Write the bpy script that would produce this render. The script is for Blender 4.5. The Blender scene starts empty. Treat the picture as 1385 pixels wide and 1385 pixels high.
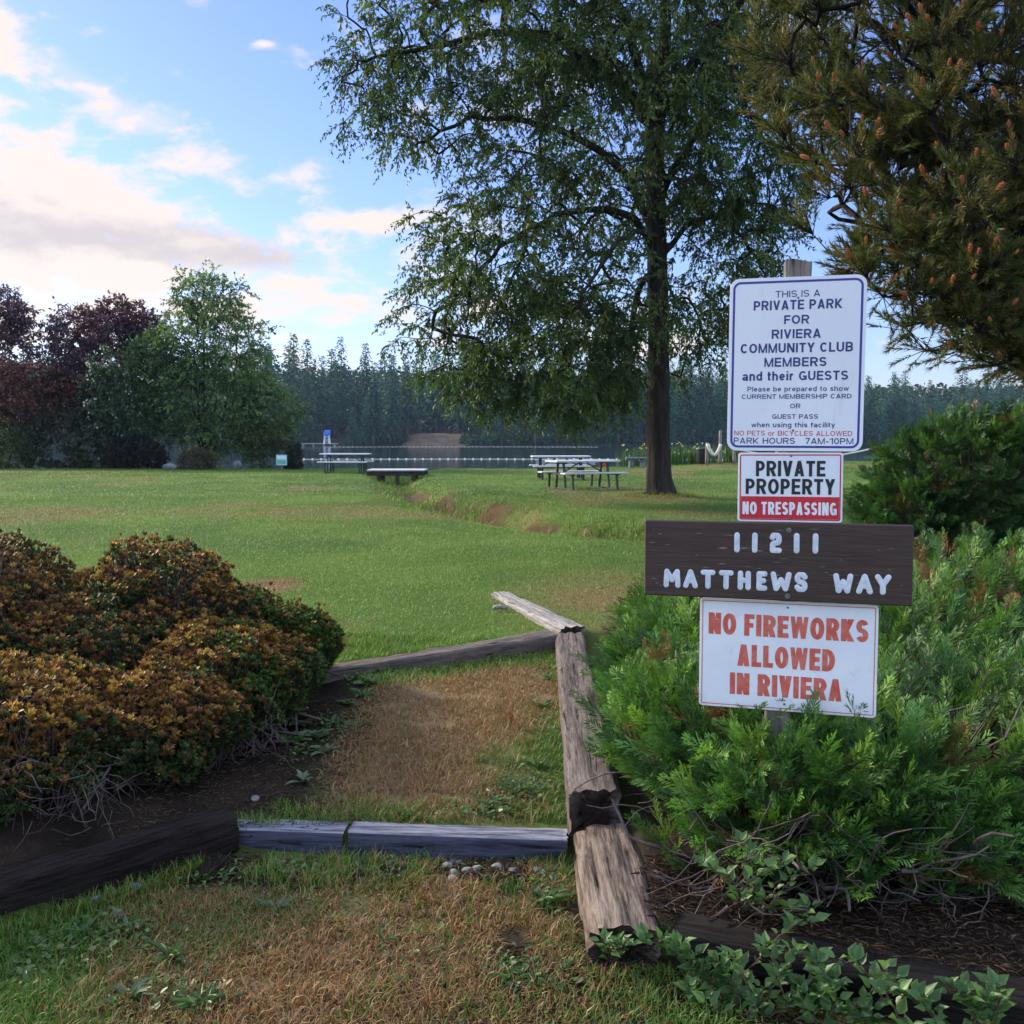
import bpy, math, random
import numpy as np
from mathutils import Vector, Matrix
SC = bpy.context.scene
COL = SC.collection
PI = math.pi
R = math.radians
F = 1389.0            # focal length in photo pixels (1385 wide)
PITCH = R(4.14)       # the camera looks slightly down
EYE = 1.6

# ------------------------------------------------------------------ camera
cam_d = bpy.data.cameras.new('camera')
cam = bpy.data.objects.new('camera', cam_d)
COL.objects.link(cam)
cam.location = (0, 0, EYE)
cam.rotation_euler = (R(90) - PITCH, 0, 0)
cam_d.sensor_width = 36.0
cam_d.lens = 36.0 * F / 1385.0
cam_d.clip_start = 0.05
cam_d.clip_end = 6000
SC.camera = cam

# ------------------------------------------------------------------ exposure
SC.view_settings.view_transform = 'Standard'
SC.view_settings.look = 'None'
SC.view_settings.gamma = 1
SC.view_settings.use_curve_mapping = False
SC.view_settings.exposure = 1.15
SC.cycles.max_bounces = 6
SC.cycles.diffuse_bounces = 3
SC.cycles.glossy_bounces = 2
SC.cycles.transmission_bounces = 3
SC.cycles.volume_bounces = 0
SC.cycles.caustics_reflective = False
SC.cycles.caustics_refractive = False
SC.cycles.use_denoising = True

SUN_EL, SUN_AZ = R(26), R(-60)     # azimuth from straight ahead, minus = left

# ------------------------------------------------------------------ node helper
class NT:
    def __init__(self, tree):
        self.t = tree
        self.n = tree.nodes
        self.l = tree.links
    def node(self, typ, **kw):
        n = self.n.new(typ)
        for k, v in kw.items():
            setattr(n, k, v)
        return n
    def put(self, sock, v):
        if hasattr(v, 'is_output') or hasattr(v, 'links'):
            self.l.new(v, sock)
        else:
            sock.default_value = v
    def m(self, op, a, b=0.0, c=0.0, clamp=False):
        n = self.node('ShaderNodeMath', operation=op, use_clamp=clamp)
        self.put(n.inputs[0], a); self.put(n.inputs[1], b); self.put(n.inputs[2], c)
        return n.outputs[0]
    def mix(self, f, a, b, mode='MIX'):
        n = self.node('ShaderNodeMix', data_type='RGBA', blend_type=mode)
        self.put(n.inputs[0], f)
        self.put(n.inputs[6], a if hasattr(a, 'links') else (*a, 1) if len(a) == 3 else a)
        self.put(n.inputs[7], b if hasattr(b, 'links') else (*b, 1) if len(b) == 3 else b)
        return n.outputs[2]
    def noise(self, vec, scale, detail=4, rough=0.55, dim='3D', dist=0.0):
        n = self.node('ShaderNodeTexNoise', noise_dimensions=dim)
        n.inputs['Scale'].default_value = scale
        n.inputs['Detail'].default_value = detail
        n.inputs['Roughness'].default_value = rough
        n.inputs['Distortion'].default_value = dist
        if vec is not None:
            self.l.new(vec, n.inputs['Vector'])
        return n.outputs[0]
    def remap(self, v, a, b, c=0.0, d=1.0):
        n = self.node('ShaderNodeMapRange', interpolation_type='SMOOTHSTEP')
        self.put(n.inputs[0], v)
        for i, x in enumerate((a, b, c, d)):
            n.inputs[i + 1].default_value = x
        return n.outputs[0]
    def stretch(self, vec, s, rot=(0, 0, 0)):
        n = self.node('ShaderNodeMapping')
        self.l.new(vec, n.inputs[0])
        n.inputs['Scale'].default_value = s
        n.inputs['Rotation'].default_value = rot
        return n.outputs[0]

# ------------------------------------------------------------------ world
world = bpy.data.worlds.new('World')
SC.world = world
world.use_nodes = True
wn = NT(world.node_tree)
for n in list(wn.n):
    wn.n.remove(n)
w_out = wn.node('ShaderNodeOutputWorld')
w_bg = wn.node('ShaderNodeBackground')
w_bg.inputs[1].default_value = 0.12
sky = wn.node('ShaderNodeTexSky', sky_type='NISHITA')
sky.sun_disc = False
sky.sun_elevation = SUN_EL
sky.sun_rotation = SUN_AZ
sky.air_density = 1.0
sky.dust_density = 0.6
sky.ozone_density = 2.2
w_tc = wn.node('ShaderNodeTexCoord')
w_sep = wn.node('ShaderNodeSeparateXYZ')
wn.l.new(w_tc.outputs['Generated'], w_sep.inputs[0])
wx, wy, wz = w_sep.outputs
ya = wn.m('MAXIMUM', wn.m('ABSOLUTE', wy), 0.03)
cu = wn.m('DIVIDE', wx, ya)
cv = wn.m('DIVIDE', wz, ya)
# cloud banks: where they stand in the sky, (u0, v0, half width, half height, tilt, weight), u and v are tangents
def px_dir(px, py):
    a = (px - 692.5) / F
    b = -(py - 692.5) / F
    d = Vector((a, math.cos(PITCH) + b * math.sin(PITCH), -math.sin(PITCH) + b * math.cos(PITCH)))
    return d
def px_tan(px, py):
    d = px_dir(px, py)
    return d.x / d.y, d.z / d.y
BANKS = [(60, 265, 250, 62, -0.22, 1.2), (230, 330, 230, 50, -0.10, 1.1), (60, 345, 330, 70, 0.0, 1.2), (60, 85, 330, 48, -0.55, .95),
         (185, 160, 105, 36, -0.25, 1.1), (20, 20, 150, 40, -0.6, .6), (20, 185, 110, 40, -0.4, .6), (468, 298, 95, 17, 0.05, .95), (440, 275, 30, 22, 0, .6),
         (400, 352, 75, 9, -0.05, .85), (390, 383, 70, 17, 0.0, .95), (440, 432, 75, 14, -0.05, .85), (400, 455, 60, 10, 0, .7), (150, 420, 380, 34, 0, 1.0),
         (355, 58, 22, 7, -0.2, .55), (-150, 200, 200, 120, -.2, .8), (800, 470, 600, 16, 0, .5), (320, 505, 500, 30, 0, .45)]
dens = None
grey = None
for (px, py, rx, ry, tilt, wgt) in BANKS:
    u0, v0 = px_tan(px, py)
    du = wn.m('SUBTRACT', cu, u0)
    dv = wn.m('SUBTRACT', cv, v0)
    dvt = wn.m('SUBTRACT', dv, wn.m('MULTIPLY', du, tilt))
    a = wn.m('POWER', wn.m('DIVIDE', wn.m('ABSOLUTE', du), rx / F), 2.0)
    b = wn.m('POWER', wn.m('DIVIDE', wn.m('ABSOLUTE', dvt), ry / F), 2.0)
    g = wn.m('MULTIPLY', wn.m('EXPONENT', wn.m('MULTIPLY', wn.m('ADD', a, b), -0.8)), wgt)
    dens = g if dens is None else wn.m('MAXIMUM', dens, g)
w_cmb = wn.node('ShaderNodeCombineXYZ')
wn.l.new(cu, w_cmb.inputs[0])
wn.l.new(wn.m('MULTIPLY', cv, 2.0), w_cmb.inputs[1])
wn.l.new(wn.m('MULTIPLY', wy, .3), w_cmb.inputs[2])
nz1 = wn.m('ADD', wn.m('MULTIPLY', wn.noise(w_cmb.outputs[0], 5.0, 8, 0.6, dist=0.4), .6), wn.m('MULTIPLY', wn.noise(w_cmb.outputs[0], 17.0, 7, 0.62, dist=0.2), .4))
nz2 = wn.noise(w_cmb.outputs[0], 2.2, 6, 0.6)
lump = wn.m('SUBTRACT', wn.remap(nz1, 0.36, 0.64), 0.5)
dn = wn.m('ADD', dens, wn.m('MULTIPLY', lump, 1.05))
cover = wn.remap(dn, 0.20, 0.86)
# cloud over the unseen rest of the sky, put in for its light
# an added bright broken cloud deck overhead and behind the camera, as frontal fill
away = wn.m('MAXIMUM', wn.remap(wy, 0.1, -0.3), wn.remap(wz, 0.48, 0.62))
thin = wn.m('MULTIPLY', wn.remap(nz2, 0.34, 0.60), wn.m('MULTIPLY', wn.remap(wz, -0.02, 0.10), away))
cover = wn.m('MAXIMUM', wn.m('MULTIPLY', cover, wn.remap(wy, -.05, .05)), wn.m('MULTIPLY', thin, 0.9))
# the thick middle of the large bank is greyer than its rims
core = None
for (px, py, rx, ry) in ((110, 318, 330, 40), (0, 300, 160, 40), (330, 345, 130, 22)):
    u0, v0 = px_tan(px, py)
    a = wn.m('POWER', wn.m('DIVIDE', wn.m('ABSOLUTE', wn.m('SUBTRACT', cu, u0)), rx / F), 2.0)
    b = wn.m('POWER', wn.m('DIVIDE', wn.m('ABSOLUTE', wn.m('ADD', wn.m('SUBTRACT', cv, v0), wn.m('MULTIPLY', wn.m('SUBTRACT', cu, u0), .1))), ry / F), 2.0)
    g = wn.m('EXPONENT', wn.m('MULTIPLY', wn.m('ADD', a, b), -1.0))
    core = g if core is None else wn.m('MAXIMUM', core, g)
core = wn.remap(wn.m('ADD', core, wn.m('MULTIPLY', lump, -.8)), 0.25, 1.0)
CL_BRIGHT = (4.0, 3.5, 3.1)
CL_GREY = (2.95, 2.6, 2.5)
CL_FILL = (7.4, 8.3, 10.4)  # added fill cloud, brighter than the visible banks
cl_col = wn.mix(away, wn.mix(core, CL_BRIGHT, CL_GREY), CL_FILL)
sky_t = wn.mix(1.0, sky.outputs[0], (0.60, 0.63, 0.88), 'MULTIPLY')
w_col = wn.mix(wn.m('MULTIPLY', cover, 0.93), sky_t, cl_col)
wn.l.new(w_col, w_bg.inputs[0])
wn.l.new(w_bg.outputs[0], w_out.inputs[0])

# ------------------------------------------------------------------ sun (low, softened by thin cloud)
sun_d = bpy.data.lights.new('sun', 'SUN')
sun_d.energy = 3.4
sun_d.angle = R(11)
sun_d.color = (1.0, 0.87, 0.66)
sun = bpy.data.objects.new('sun', sun_d)
COL.objects.link(sun)
sd = Vector((math.sin(SUN_AZ) * math.cos(SUN_EL), math.cos(SUN_AZ) * math.cos(SUN_EL), math.sin(SUN_EL)))
sun.rotation_euler = sd.to_track_quat('Z', 'Y').to_euler()
sun.location = sd * 60

# ------------------------------------------------------------------ placing helpers
def P(px, py, Y):
    d = px_dir(px, py)
    return Vector((d.x * Y / d.y, Y, EYE + d.z * Y / d.y))
def G(px, py, z=0.24):
    d = px_dir(px, py)
    t = (z - EYE) / d.z
    return Vector((d.x * t, d.y * t, z))

# ------------------------------------------------------------------ numpy noise
def hash2(ix, iy, s=0):
    n = (ix * 374761393 + iy * 668265263 + s * 1442695041) & 0xFFFFFFFF
    n = ((n ^ (n >> 13)) * 1274126177) & 0xFFFFFFFF
    return ((n ^ (n >> 16)) & 0xFFFFFF) / float(0xFFFFFF)
def vn(x, y, s=0):
    x = np.asarray(x, dtype=np.float64); y = np.asarray(y, dtype=np.float64)
    fx = np.floor(x); fy = np.floor(y)
    ix = fx.astype(np.int64); iy = fy.astype(np.int64)
    u = x - fx; v = y - fy
    u = u * u * (3 - 2 * u); v = v * v * (3 - 2 * v)
    a = hash2(ix, iy, s); b = hash2(ix + 1, iy, s); c = hash2(ix, iy + 1, s); d = hash2(ix + 1, iy + 1, s)
    return (a + (b - a) * u) * (1 - v) + (c + (d - c) * u) * v
def fbm(x, y, o=4, s=0):
    t = 0; a = 0.5; tot = 0
    for i in range(o):
        t = t + a * vn(x * 2 ** i, y * 2 ** i, s + i); tot += a; a *= 0.5
    return t / tot
def ss(a, b, x):
    t = np.clip((np.asarray(x, dtype=np.float64) - a) / (b - a), 0, 1)
    return t * t * (3 - 2 * t)

# ------------------------------------------------------------------ mesh helpers
class MB:
    """collects pieces and links them as one mesh object"""
    def __init__(self):
        self.v = []; self.f = {3: [], 4: []}; self.c = []; self.n = 0; self.ng = []
    def add(self, v, faces, col=(1, 1, 1)):
        v = np.asarray(v, dtype=np.float32).reshape(-1, 3)
        c = np.asarray(col, dtype=np.float32)
        if c.ndim == 1:
            c = np.tile(c[None, :3], (len(v), 1))
        self.v.append(v); self.c.append(c)
        if isinstance(faces, np.ndarray):
            if len(faces):
                self.f[faces.shape[1]].append(faces + self.n)
        else:
            for fc in faces:
                if len(fc) in (3, 4):
                    self.f[len(fc)].append(np.array([fc]) + self.n)
                else:
                    self.ng.append([i + self.n for i in fc])
        self.n += len(v)
        return self
    def mesh(self, name, mat, smooth=True):
        me = bpy.data.meshes.new(name)
        v = np.concatenate(self.v)
        t3 = np.concatenate(self.f[3]) if self.f[3] else np.zeros((0, 3), int)
        t4 = np.concatenate(self.f[4]) if self.f[4] else np.zeros((0, 4), int)
        loops = [t3.ravel(), t4.ravel()]
        sizes = [np.full(len(t3), 3), np.full(len(t4), 4)]
        for g in self.ng:
            loops.append(np.array(g)); sizes.append(np.array([len(g)]))
        loops = np.concatenate(loops).astype(np.int32); sizes = np.concatenate(sizes).astype(np.int32)
        starts = np.concatenate(([0], np.cumsum(sizes)[:-1])).astype(np.int32)
        me.vertices.add(len(v)); me.vertices.foreach_set('co', v.ravel())
        me.loops.add(len(loops)); me.loops.foreach_set('vertex_index', loops)
        me.polygons.add(len(sizes)); me.polygons.foreach_set('loop_start', starts)
        me.polygons.foreach_set('use_smooth', np.full(len(sizes), smooth, dtype=bool))
        me.update(calc_edges=True)
        a = me.color_attributes.new('Col', 'FLOAT_COLOR', 'POINT')
        c = np.concatenate(self.c)
        a.data.foreach_set('color', np.concatenate([c, np.ones((len(c), 1), np.float32)], 1).ravel())
        if mat:
            me.materials.append(mat)
        return me
    def build(self, name, mat, parent=None, smooth=True, loc=None):
        """vertices are in world space; the object's origin is put at its parent's, or at loc"""
        off = Vector(loc) if loc is not None else (parent.matrix_world.translation if parent else Vector((0, 0, 0)))
        if loc is None and parent is not None:
            off = world_loc(parent)
        if off.length > 0:
            self.v = [x - np.array(off, dtype=np.float32) for x in self.v]
        o = bpy.data.objects.new(name, self.mesh(name, mat, smooth))
        COL.objects.link(o)
        if parent is not None:
            o.parent = parent
        else:
            o.location = off
        return o
def world_loc(o):
    l = Vector(o.location)
    while o.parent:
        o = o.parent
        l = l + Vector(o.location)
    return l
def tag(o, label=None, cat=None, group=None, kind=None):
    if label: o['label'] = label
    if cat: o['category'] = cat
    if group: o['group'] = group
    if kind: o['kind'] = kind
    return o
def thing(name, label, cat, loc, group=None):
    o = bpy.data.objects.new(name, None)
    o.empty_display_size = 0.1
    COL.objects.link(o)
    o.location = loc
    return tag(o, label, cat, group)
def copy_thing(o, loc, rz=0.0, label=None, scale=None):
    c = o.copy(); COL.objects.link(c)
    c.location = loc; c.rotation_euler = (0, 0, rz)
    if scale: c.scale = scale
    if label: c['label'] = label
    for ch in list(o.children):
        d = ch.copy(); COL.objects.link(d); d.parent = c
        for g in list(ch.children):
            e = g.copy(); COL.objects.link(e); e.parent = d
    return c

def frames(d, n):
    """rotation matrices whose columns are x, y(along d), z(near n)"""
    y = d / np.maximum(np.linalg.norm(d, axis=1, keepdims=True), 1e-9)
    x = np.cross(y, n)
    l = np.linalg.norm(x, axis=1, keepdims=True)
    bad = l[:, 0] < 1e-4
    if bad.any():
        x[bad] = np.cross(y[bad], np.array([0.31, 0.7, 0.64])); l = np.linalg.norm(x, axis=1, keepdims=True)
    x = x / np.maximum(l, 1e-9)
    z = np.cross(x, y)
    return np.stack([x, y, z], axis=2)
def scatter(mb, tv, tf, pos, rot, scale, col, tcol=None):
    """template (tv, tf) at every pos; col per instance; tcol multiplies per template vertex"""
    tv = np.asarray(tv, dtype=np.float64); tf = np.asarray(tf)
    N, k = len(pos), len(tv)
    sc = np.asarray(scale, dtype=np.float64)
    if sc.ndim == 1:
        sc = sc[:, None] * np.ones((1, 3))
    V = np.einsum('nij,nkj->nki', rot, tv[None] * sc[:, None, :]) + pos[:, None, :]
    Fc = (tf[None] + (np.arange(N) * k)[:, None, None]).reshape(-1, tf.shape[1])
    C = np.repeat(np.asarray(col, dtype=np.float64)[:, None, :], k, axis=1)
    if tcol is not None:
        tcol = np.asarray(tcol)
        if tcol.ndim == 1:
            C = C * tcol[None, :, None]
        elif tcol.ndim == 2 and tcol.shape[1] == 4:      # rgb + mix factor
            C = C * (1 - tcol[None, :, 3:4]) + tcol[None, :, :3] * tcol[None, :, 3:4]
        else:
            C = C * tcol[None]
    mb.add(V.reshape(-1, 3), Fc, C.reshape(-1, 3))

def tube(mb, pts, rad, n=8, col=(1, 1, 1), cap=True):
    pts = np.asarray([list(p) for p in pts], dtype=np.float64)
    m = len(pts)
    rad = np.full(m, rad) if np.isscalar(rad) else np.asarray(rad, dtype=np.float64)
    tan = np.gradient(pts, axis=0)
    tan /= np.maximum(np.linalg.norm(tan, axis=1, keepdims=True), 1e-9)
    ref = np.array([0.0, 0, 1]) if abs(tan[0][2]) < 0.9 else np.array([1.0, 0, 0])
    u = np.cross(tan[0], ref); u /= np.linalg.norm(u)
    rings = []
    for i in range(m):
        u = u - tan[i] * np.dot(u, tan[i]); u /= max(np.linalg.norm(u), 1e-9)
        w = np.cross(tan[i], u)
        a = np.arange(n) * 2 * PI / n
        rings.append(pts[i] + rad[i] * (np.cos(a)[:, None] * u + np.sin(a)[:, None] * w))
    V = np.concatenate(rings)
    i, j = np.meshgrid(np.arange(m - 1), np.arange(n), indexing='ij')
    q = np.stack([i * n + j, i * n + (j + 1) % n, (i + 1) * n + (j + 1) % n, (i + 1) * n + j], -1).reshape(-1, 4)
    mb.add(V, q, col)
    if cap:
        b = mb.n - len(V)
        mb.ng.append(list(range(b + n - 1, b - 1, -1)))
        mb.ng.append(list(range(b + (m - 1) * n, b + m * n)))
def frustums(mb, A, B, ra, rb, n=5, col=(1, 1, 1)):
    """many straight segments at once"""
    N = len(A)
    d = B - A
    rot = frames(d, np.tile(np.array([[0.13, 0.29, 0.95]]), (N, 1)))
    a = np.arange(n) * 2 * PI / n
    ring = np.stack([np.cos(a), np.zeros(n), np.sin(a)], 1)
    V0 = np.einsum('nij,kj->nki', rot, ring) * ra[:, None, None] + A[:, None, :]
    V1 = np.einsum('nij,kj->nki', rot, ring) * rb[:, None, None] + B[:, None, :]
    V = np.concatenate([V0, V1], 1)
    j = np.arange(n)
    q = np.stack([j, (j + 1) % n, n + (j + 1) % n, n + j], 1)
    Fc = (q[None] + (np.arange(N) * 2 * n)[:, None, None]).reshape(-1, 4)
    mb.add(V.reshape(-1, 3), Fc, col)
def box(mb, c, s, rz=0.0, col=(1, 1, 1), bev=0.0, rot=None):
    """box with chamfered long edges: 3 stacked outlines"""
    hx, hy, hz = s[0] / 2, s[1] / 2, s[2] / 2
    b = min(bev, hx * .9, hy * .9, hz * .9)
    if b <= 0:
        v = np.array([[x, y, z] for z in (-hz, hz) for (x, y) in ((-hx, -hy), (hx, -hy), (hx, hy), (-hx, hy))])
        f = [[3, 2, 1, 0], [4, 5, 6, 7]] + [[i, (i + 1) % 4, 4 + (i + 1) % 4, 4 + i] for i in range(4)]
    else:
        def outl(h1, h2, z, cc):
            return [[x, y, z] for (x, y) in ((-h1 + cc, -h2), (h1 - cc, -h2), (h1, -h2 + cc), (h1, h2 - cc), (h1 - cc, h2), (-h1 + cc, h2), (-h1, h2 - cc), (-h1, -h2 + cc))]
        v = np.array(outl(hx - b, hy - b, -hz, b * .5) + outl(hx, hy, -hz + b, b) + outl(hx, hy, hz - b, b) + outl(hx - b, hy - b, hz, b * .5))
        f = [list(range(7, -1, -1)), list(range(24, 32))]
        for k in range(3):
            f += [[k * 8 + i, k * 8 + (i + 1) % 8, (k + 1) * 8 + (i + 1) % 8, (k + 1) * 8 + i] for i in range(8)]
    if rot is not None:
        v = v @ np.array(rot).T
    elif rz:
        cz, sz = math.cos(rz), math.sin(rz)
        v = v @ np.array([[cz, sz, 0], [-sz, cz, 0], [0, 0, 1]])
    mb.add(v + np.array(c), f, col)
def bar(mb, a, b, w, h, col=(1, 1, 1), bev=0.003):
    """square bar from a to b, w across, h up"""
    a = np.array(a, float); b = np.array(b, float)
    d = b - a; L = np.linalg.norm(d); y = d / L
    up = np.array([0, 0, 1.0]) if abs(y[2]) < 0.95 else np.array([1.0, 0, 0])
    x = np.cross(y, up); x /= np.linalg.norm(x); z = np.cross(x, y)
    box(mb, (a + b) / 2, (w, L, h), col=col, bev=bev, rot=np.stack([x, y, z], 1))

# ------------------------------------------------------------------ materials
def base_mat(name):
    m = bpy.data.materials.new(name); m.use_nodes = True
    t = NT(m.node_tree)
    b = t.n['Principled BSDF']
    return m, t, b
def leaf_mat(name, trans=0.35, rough=0.5, tint=(1, 1, 1), spec=0.3):
    m, t, b = base_mat(name)
    at = t.node('ShaderNodeAttribute', attribute_name='Col')
    c = t.mix(1.0, at.outputs[0], tint, 'MULTIPLY')
    t.l.new(c, b.inputs['Base Color'])
    b.inputs['Roughness'].default_value = rough
    b.inputs['Specular IOR Level'].default_value = spec
    tr = t.node('ShaderNodeBsdfTranslucent')
    t.l.new(t.mix(1.0, c, (1.15, 1.25, 0.7), 'MULTIPLY'), tr.inputs[0])
    mx = t.node('ShaderNodeMixShader'); mx.inputs[0].default_value = trans
    t.l.new(b.outputs[0], mx.inputs[1]); t.l.new(tr.outputs[0], mx.inputs[2])
    t.l.new(mx.outputs[0], t.n['Material Output'].inputs[0])
    return m
def rough_mat(name, c1, c2, scale=8, stretch=(1, 1, 1), rough=0.85, bump=0.4, c3=None, spec=0.25, dist=0.02, metal=0.0):
    m, t, b = base_mat(name)
    tc = t.node('ShaderNodeTexCoord')
    v = t.stretch(tc.outputs['Object'], stretch)
    n = t.noise(v, scale, 6, 0.65)
    c = t.mix(t.remap(n, 0.3, 0.7), c1, c2)
    if c3 is not None:
        n2 = t.noise(v, scale * 3.1, 5, 0.7)
        c = t.mix(t.remap(n2, 0.56, 0.72), c, c3)
    at = t.node('ShaderNodeAttribute', attribute_name='Col')
    c = t.mix(1.0, c, at.outputs[0], 'MULTIPLY')
    t.l.new(c, b.inputs['Base Color'])
    b.inputs['Roughness'].default_value = rough
    b.inputs['Specular IOR Level'].default_value = spec
    b.inputs['Metallic'].default_value = metal
    if bump:
        bp = t.node('ShaderNodeBump'); bp.inputs['Strength'].default_value = bump; bp.inputs['Distance'].default_value = dist
        t.l.new(t.noise(v, scale * 2.3, 8, 0.7), bp.inputs['Height'])
        t.l.new(bp.outputs[0], b.inputs['Normal'])
    return m
def paint_mat(name, c, rough=0.45, spec=0.4, var=0.12, scale=14, metal=0.0):
    return rough_mat(name, tuple(x * (1 - var) for x in c), tuple(min(1, x * (1 + var)) for x in c), scale, rough=rough, bump=0.06, spec=spec, dist=0.004, metal=metal)
# ------------------------------------------------------------------ terrain
DITCH = np.array([(-4.6, 47.0), (-4.1, 37.0), (-2.6, 27.0), (-1.15, 21.0), (0.1, 17.6), (1.05, 15.7), (1.95, 14.6), (3.2, 13.9), (4.8, 13.2), (9.0, 12.2)])
def ditch_dist(x, y):
    """signed distance to the ditch line (+ on its far side) and the y of the nearest point"""
    x = np.asarray(x, float); y = np.asarray(y, float)
    best = np.full(x.shape, 1e9); sgn = np.zeros(x.shape); along = np.zeros(x.shape)
    for (a, b) in zip(DITCH[:-1], DITCH[1:]):
        d = b - a; L2 = d @ d
        t = np.clip(((x - a[0]) * d[0] + (y - a[1]) * d[1]) / L2, 0, 1)
        qx = a[0] + t * d[0] - x; qy = a[1] + t * d[1] - y
        r = np.hypot(qx, qy)
        s = np.sign(d[0] * (y - a[1]) - d[1] * (x - a[0]))
        m = r < best
        best = np.where(m, r, best); sgn = np.where(m, s, sgn); along = np.where(m, a[1] + t * d[1], along)
    return best * np.where(sgn == 0, 1, sgn), along
def step2(x):
    return 6.27 + 0.6 * (np.clip(x, -1.6, 0.35) + 1.05)
def shore(x):
    return 300 + 60 * ss(30, 110, x) + 10 * (fbm(np.asarray(x) / 45.0, np.zeros_like(x) + .3, 3, 5) - .5)
def bed_left(x, y):
    edge_front = x - (-1.10 + (y - 3.80) * 0.98)
    edge_side = x + 1.06 + 0.10 * np.sin(y * 2.1)
    e = np.where(y < 3.85, edge_front, edge_side)
    return ss(0.0, -0.06, np.where(y < 3.85, e, e - .02)) * ss(6.9, 6.5, y) * ss(-5.2, -4.6, x)
def bed_right(x, y):
    front = y - (3.06 - (x - 0.45) * 0.44)
    side = x - (0.30 + 0.035 * (y - 3.0)) - .50 * ss(6.0, 7.2, y)
    far = ss(8.8, 7.6, y - 0.35 * np.clip(x - .8, 0, 4))
    return ss(0.0, 0.06, front) * ss(0.06, 0.14, side) * far
def lawn_z(x, y):
    return 0.235 + 0.05 * (fbm(x * .12, y * .12, 3, 3) - .5) + 0.30 * ss(27, 46, y) * ss(1.5, 12, x) + .02 * (fbm(x * .8, y * .8, 2, 9) - .5)
def height(x, y):
    x = np.asarray(x, float); y = np.asarray(y, float)
    lz = lawn_z(x, y)
    t0 = 0.012 * (fbm(x * 2.5, y * 2.5, 3, 1) - .5)
    t1 = 0.085 + 0.014 * (y - 3.9) + 0.02 * (fbm(x * 3, y * 3, 3, 2) - .5)
    s1 = ss(3.84, 3.88, y)
    s2 = ss(-.02, .05, y - step2(x))
    path = t0 * (1 - s1) + t1 * s1
    low = .085 * (1 - np.clip((x + 1.25) / 1.535, 0, 1)) + .012
    z = path * (1 - s2) + (lz - low * (1 - ss(.08, .9, y - step2(x))) * (x > -1.6) * (x < .5)) * s2
    bl = bed_left(x, y); br = bed_right(x, y)
    z = z * (1 - bl) + (0.10 + .13 * ss(.0, -.75, np.where(y < 3.85, x - (-1.22 + (y - 3.80) * .98), x + 1.2)) + .03 * (fbm(x * 4, y * 4, 3, 4) - .5)) * bl
    z = z * (1 - br) + (0.12 + .10 * ss(3.2, 4.4, y) + .04 * (fbm(x * 4, y * 4, 3, 6) - .5)) * br
    # ditch
    d, al = ditch_dist(x, y)
    w = 0.42 + 0.012 * al
    dep = 0.42 * np.exp(-(np.where(d < 0, d / w, d / (w * .75))) ** 2)
    lip = 0.10 * np.exp(-((d - 1.1) / .8) ** 2) * ss(30, 22, al)
    z = z + np.where((y > 9) & (y < 49), lip - dep, 0)
    rd = ss(.02, .25, d) * ss(1.0, .5, d) * ss(12, 13.5, al) * ss(28, 25, al)
    z = z + np.where((y > 9) & (y < 40), rd * .16 * (fbm(x * 4.5, y * 4.5, 3, 23) - .5), 0)
    # root flare ground under the big tree
    r = np.hypot(x - 3.32, y - 23.3)
    z = z + .10 * np.exp(-(r / .9) ** 2)
    # shore, lake bed, far side
    near = ss(46.0, 51.5, y + 1.5 * (fbm(x * .2, y * 0, 2, 8) - .5))
    z = z * (1 - near) + (-1.9) * near
    sh = shore(x)
    f1 = ss(-8, 14, y - sh)
    z = z + f1 * 3.4 + np.clip(y - sh - 10, 0, 2000) * 0.035
    return z
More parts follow.
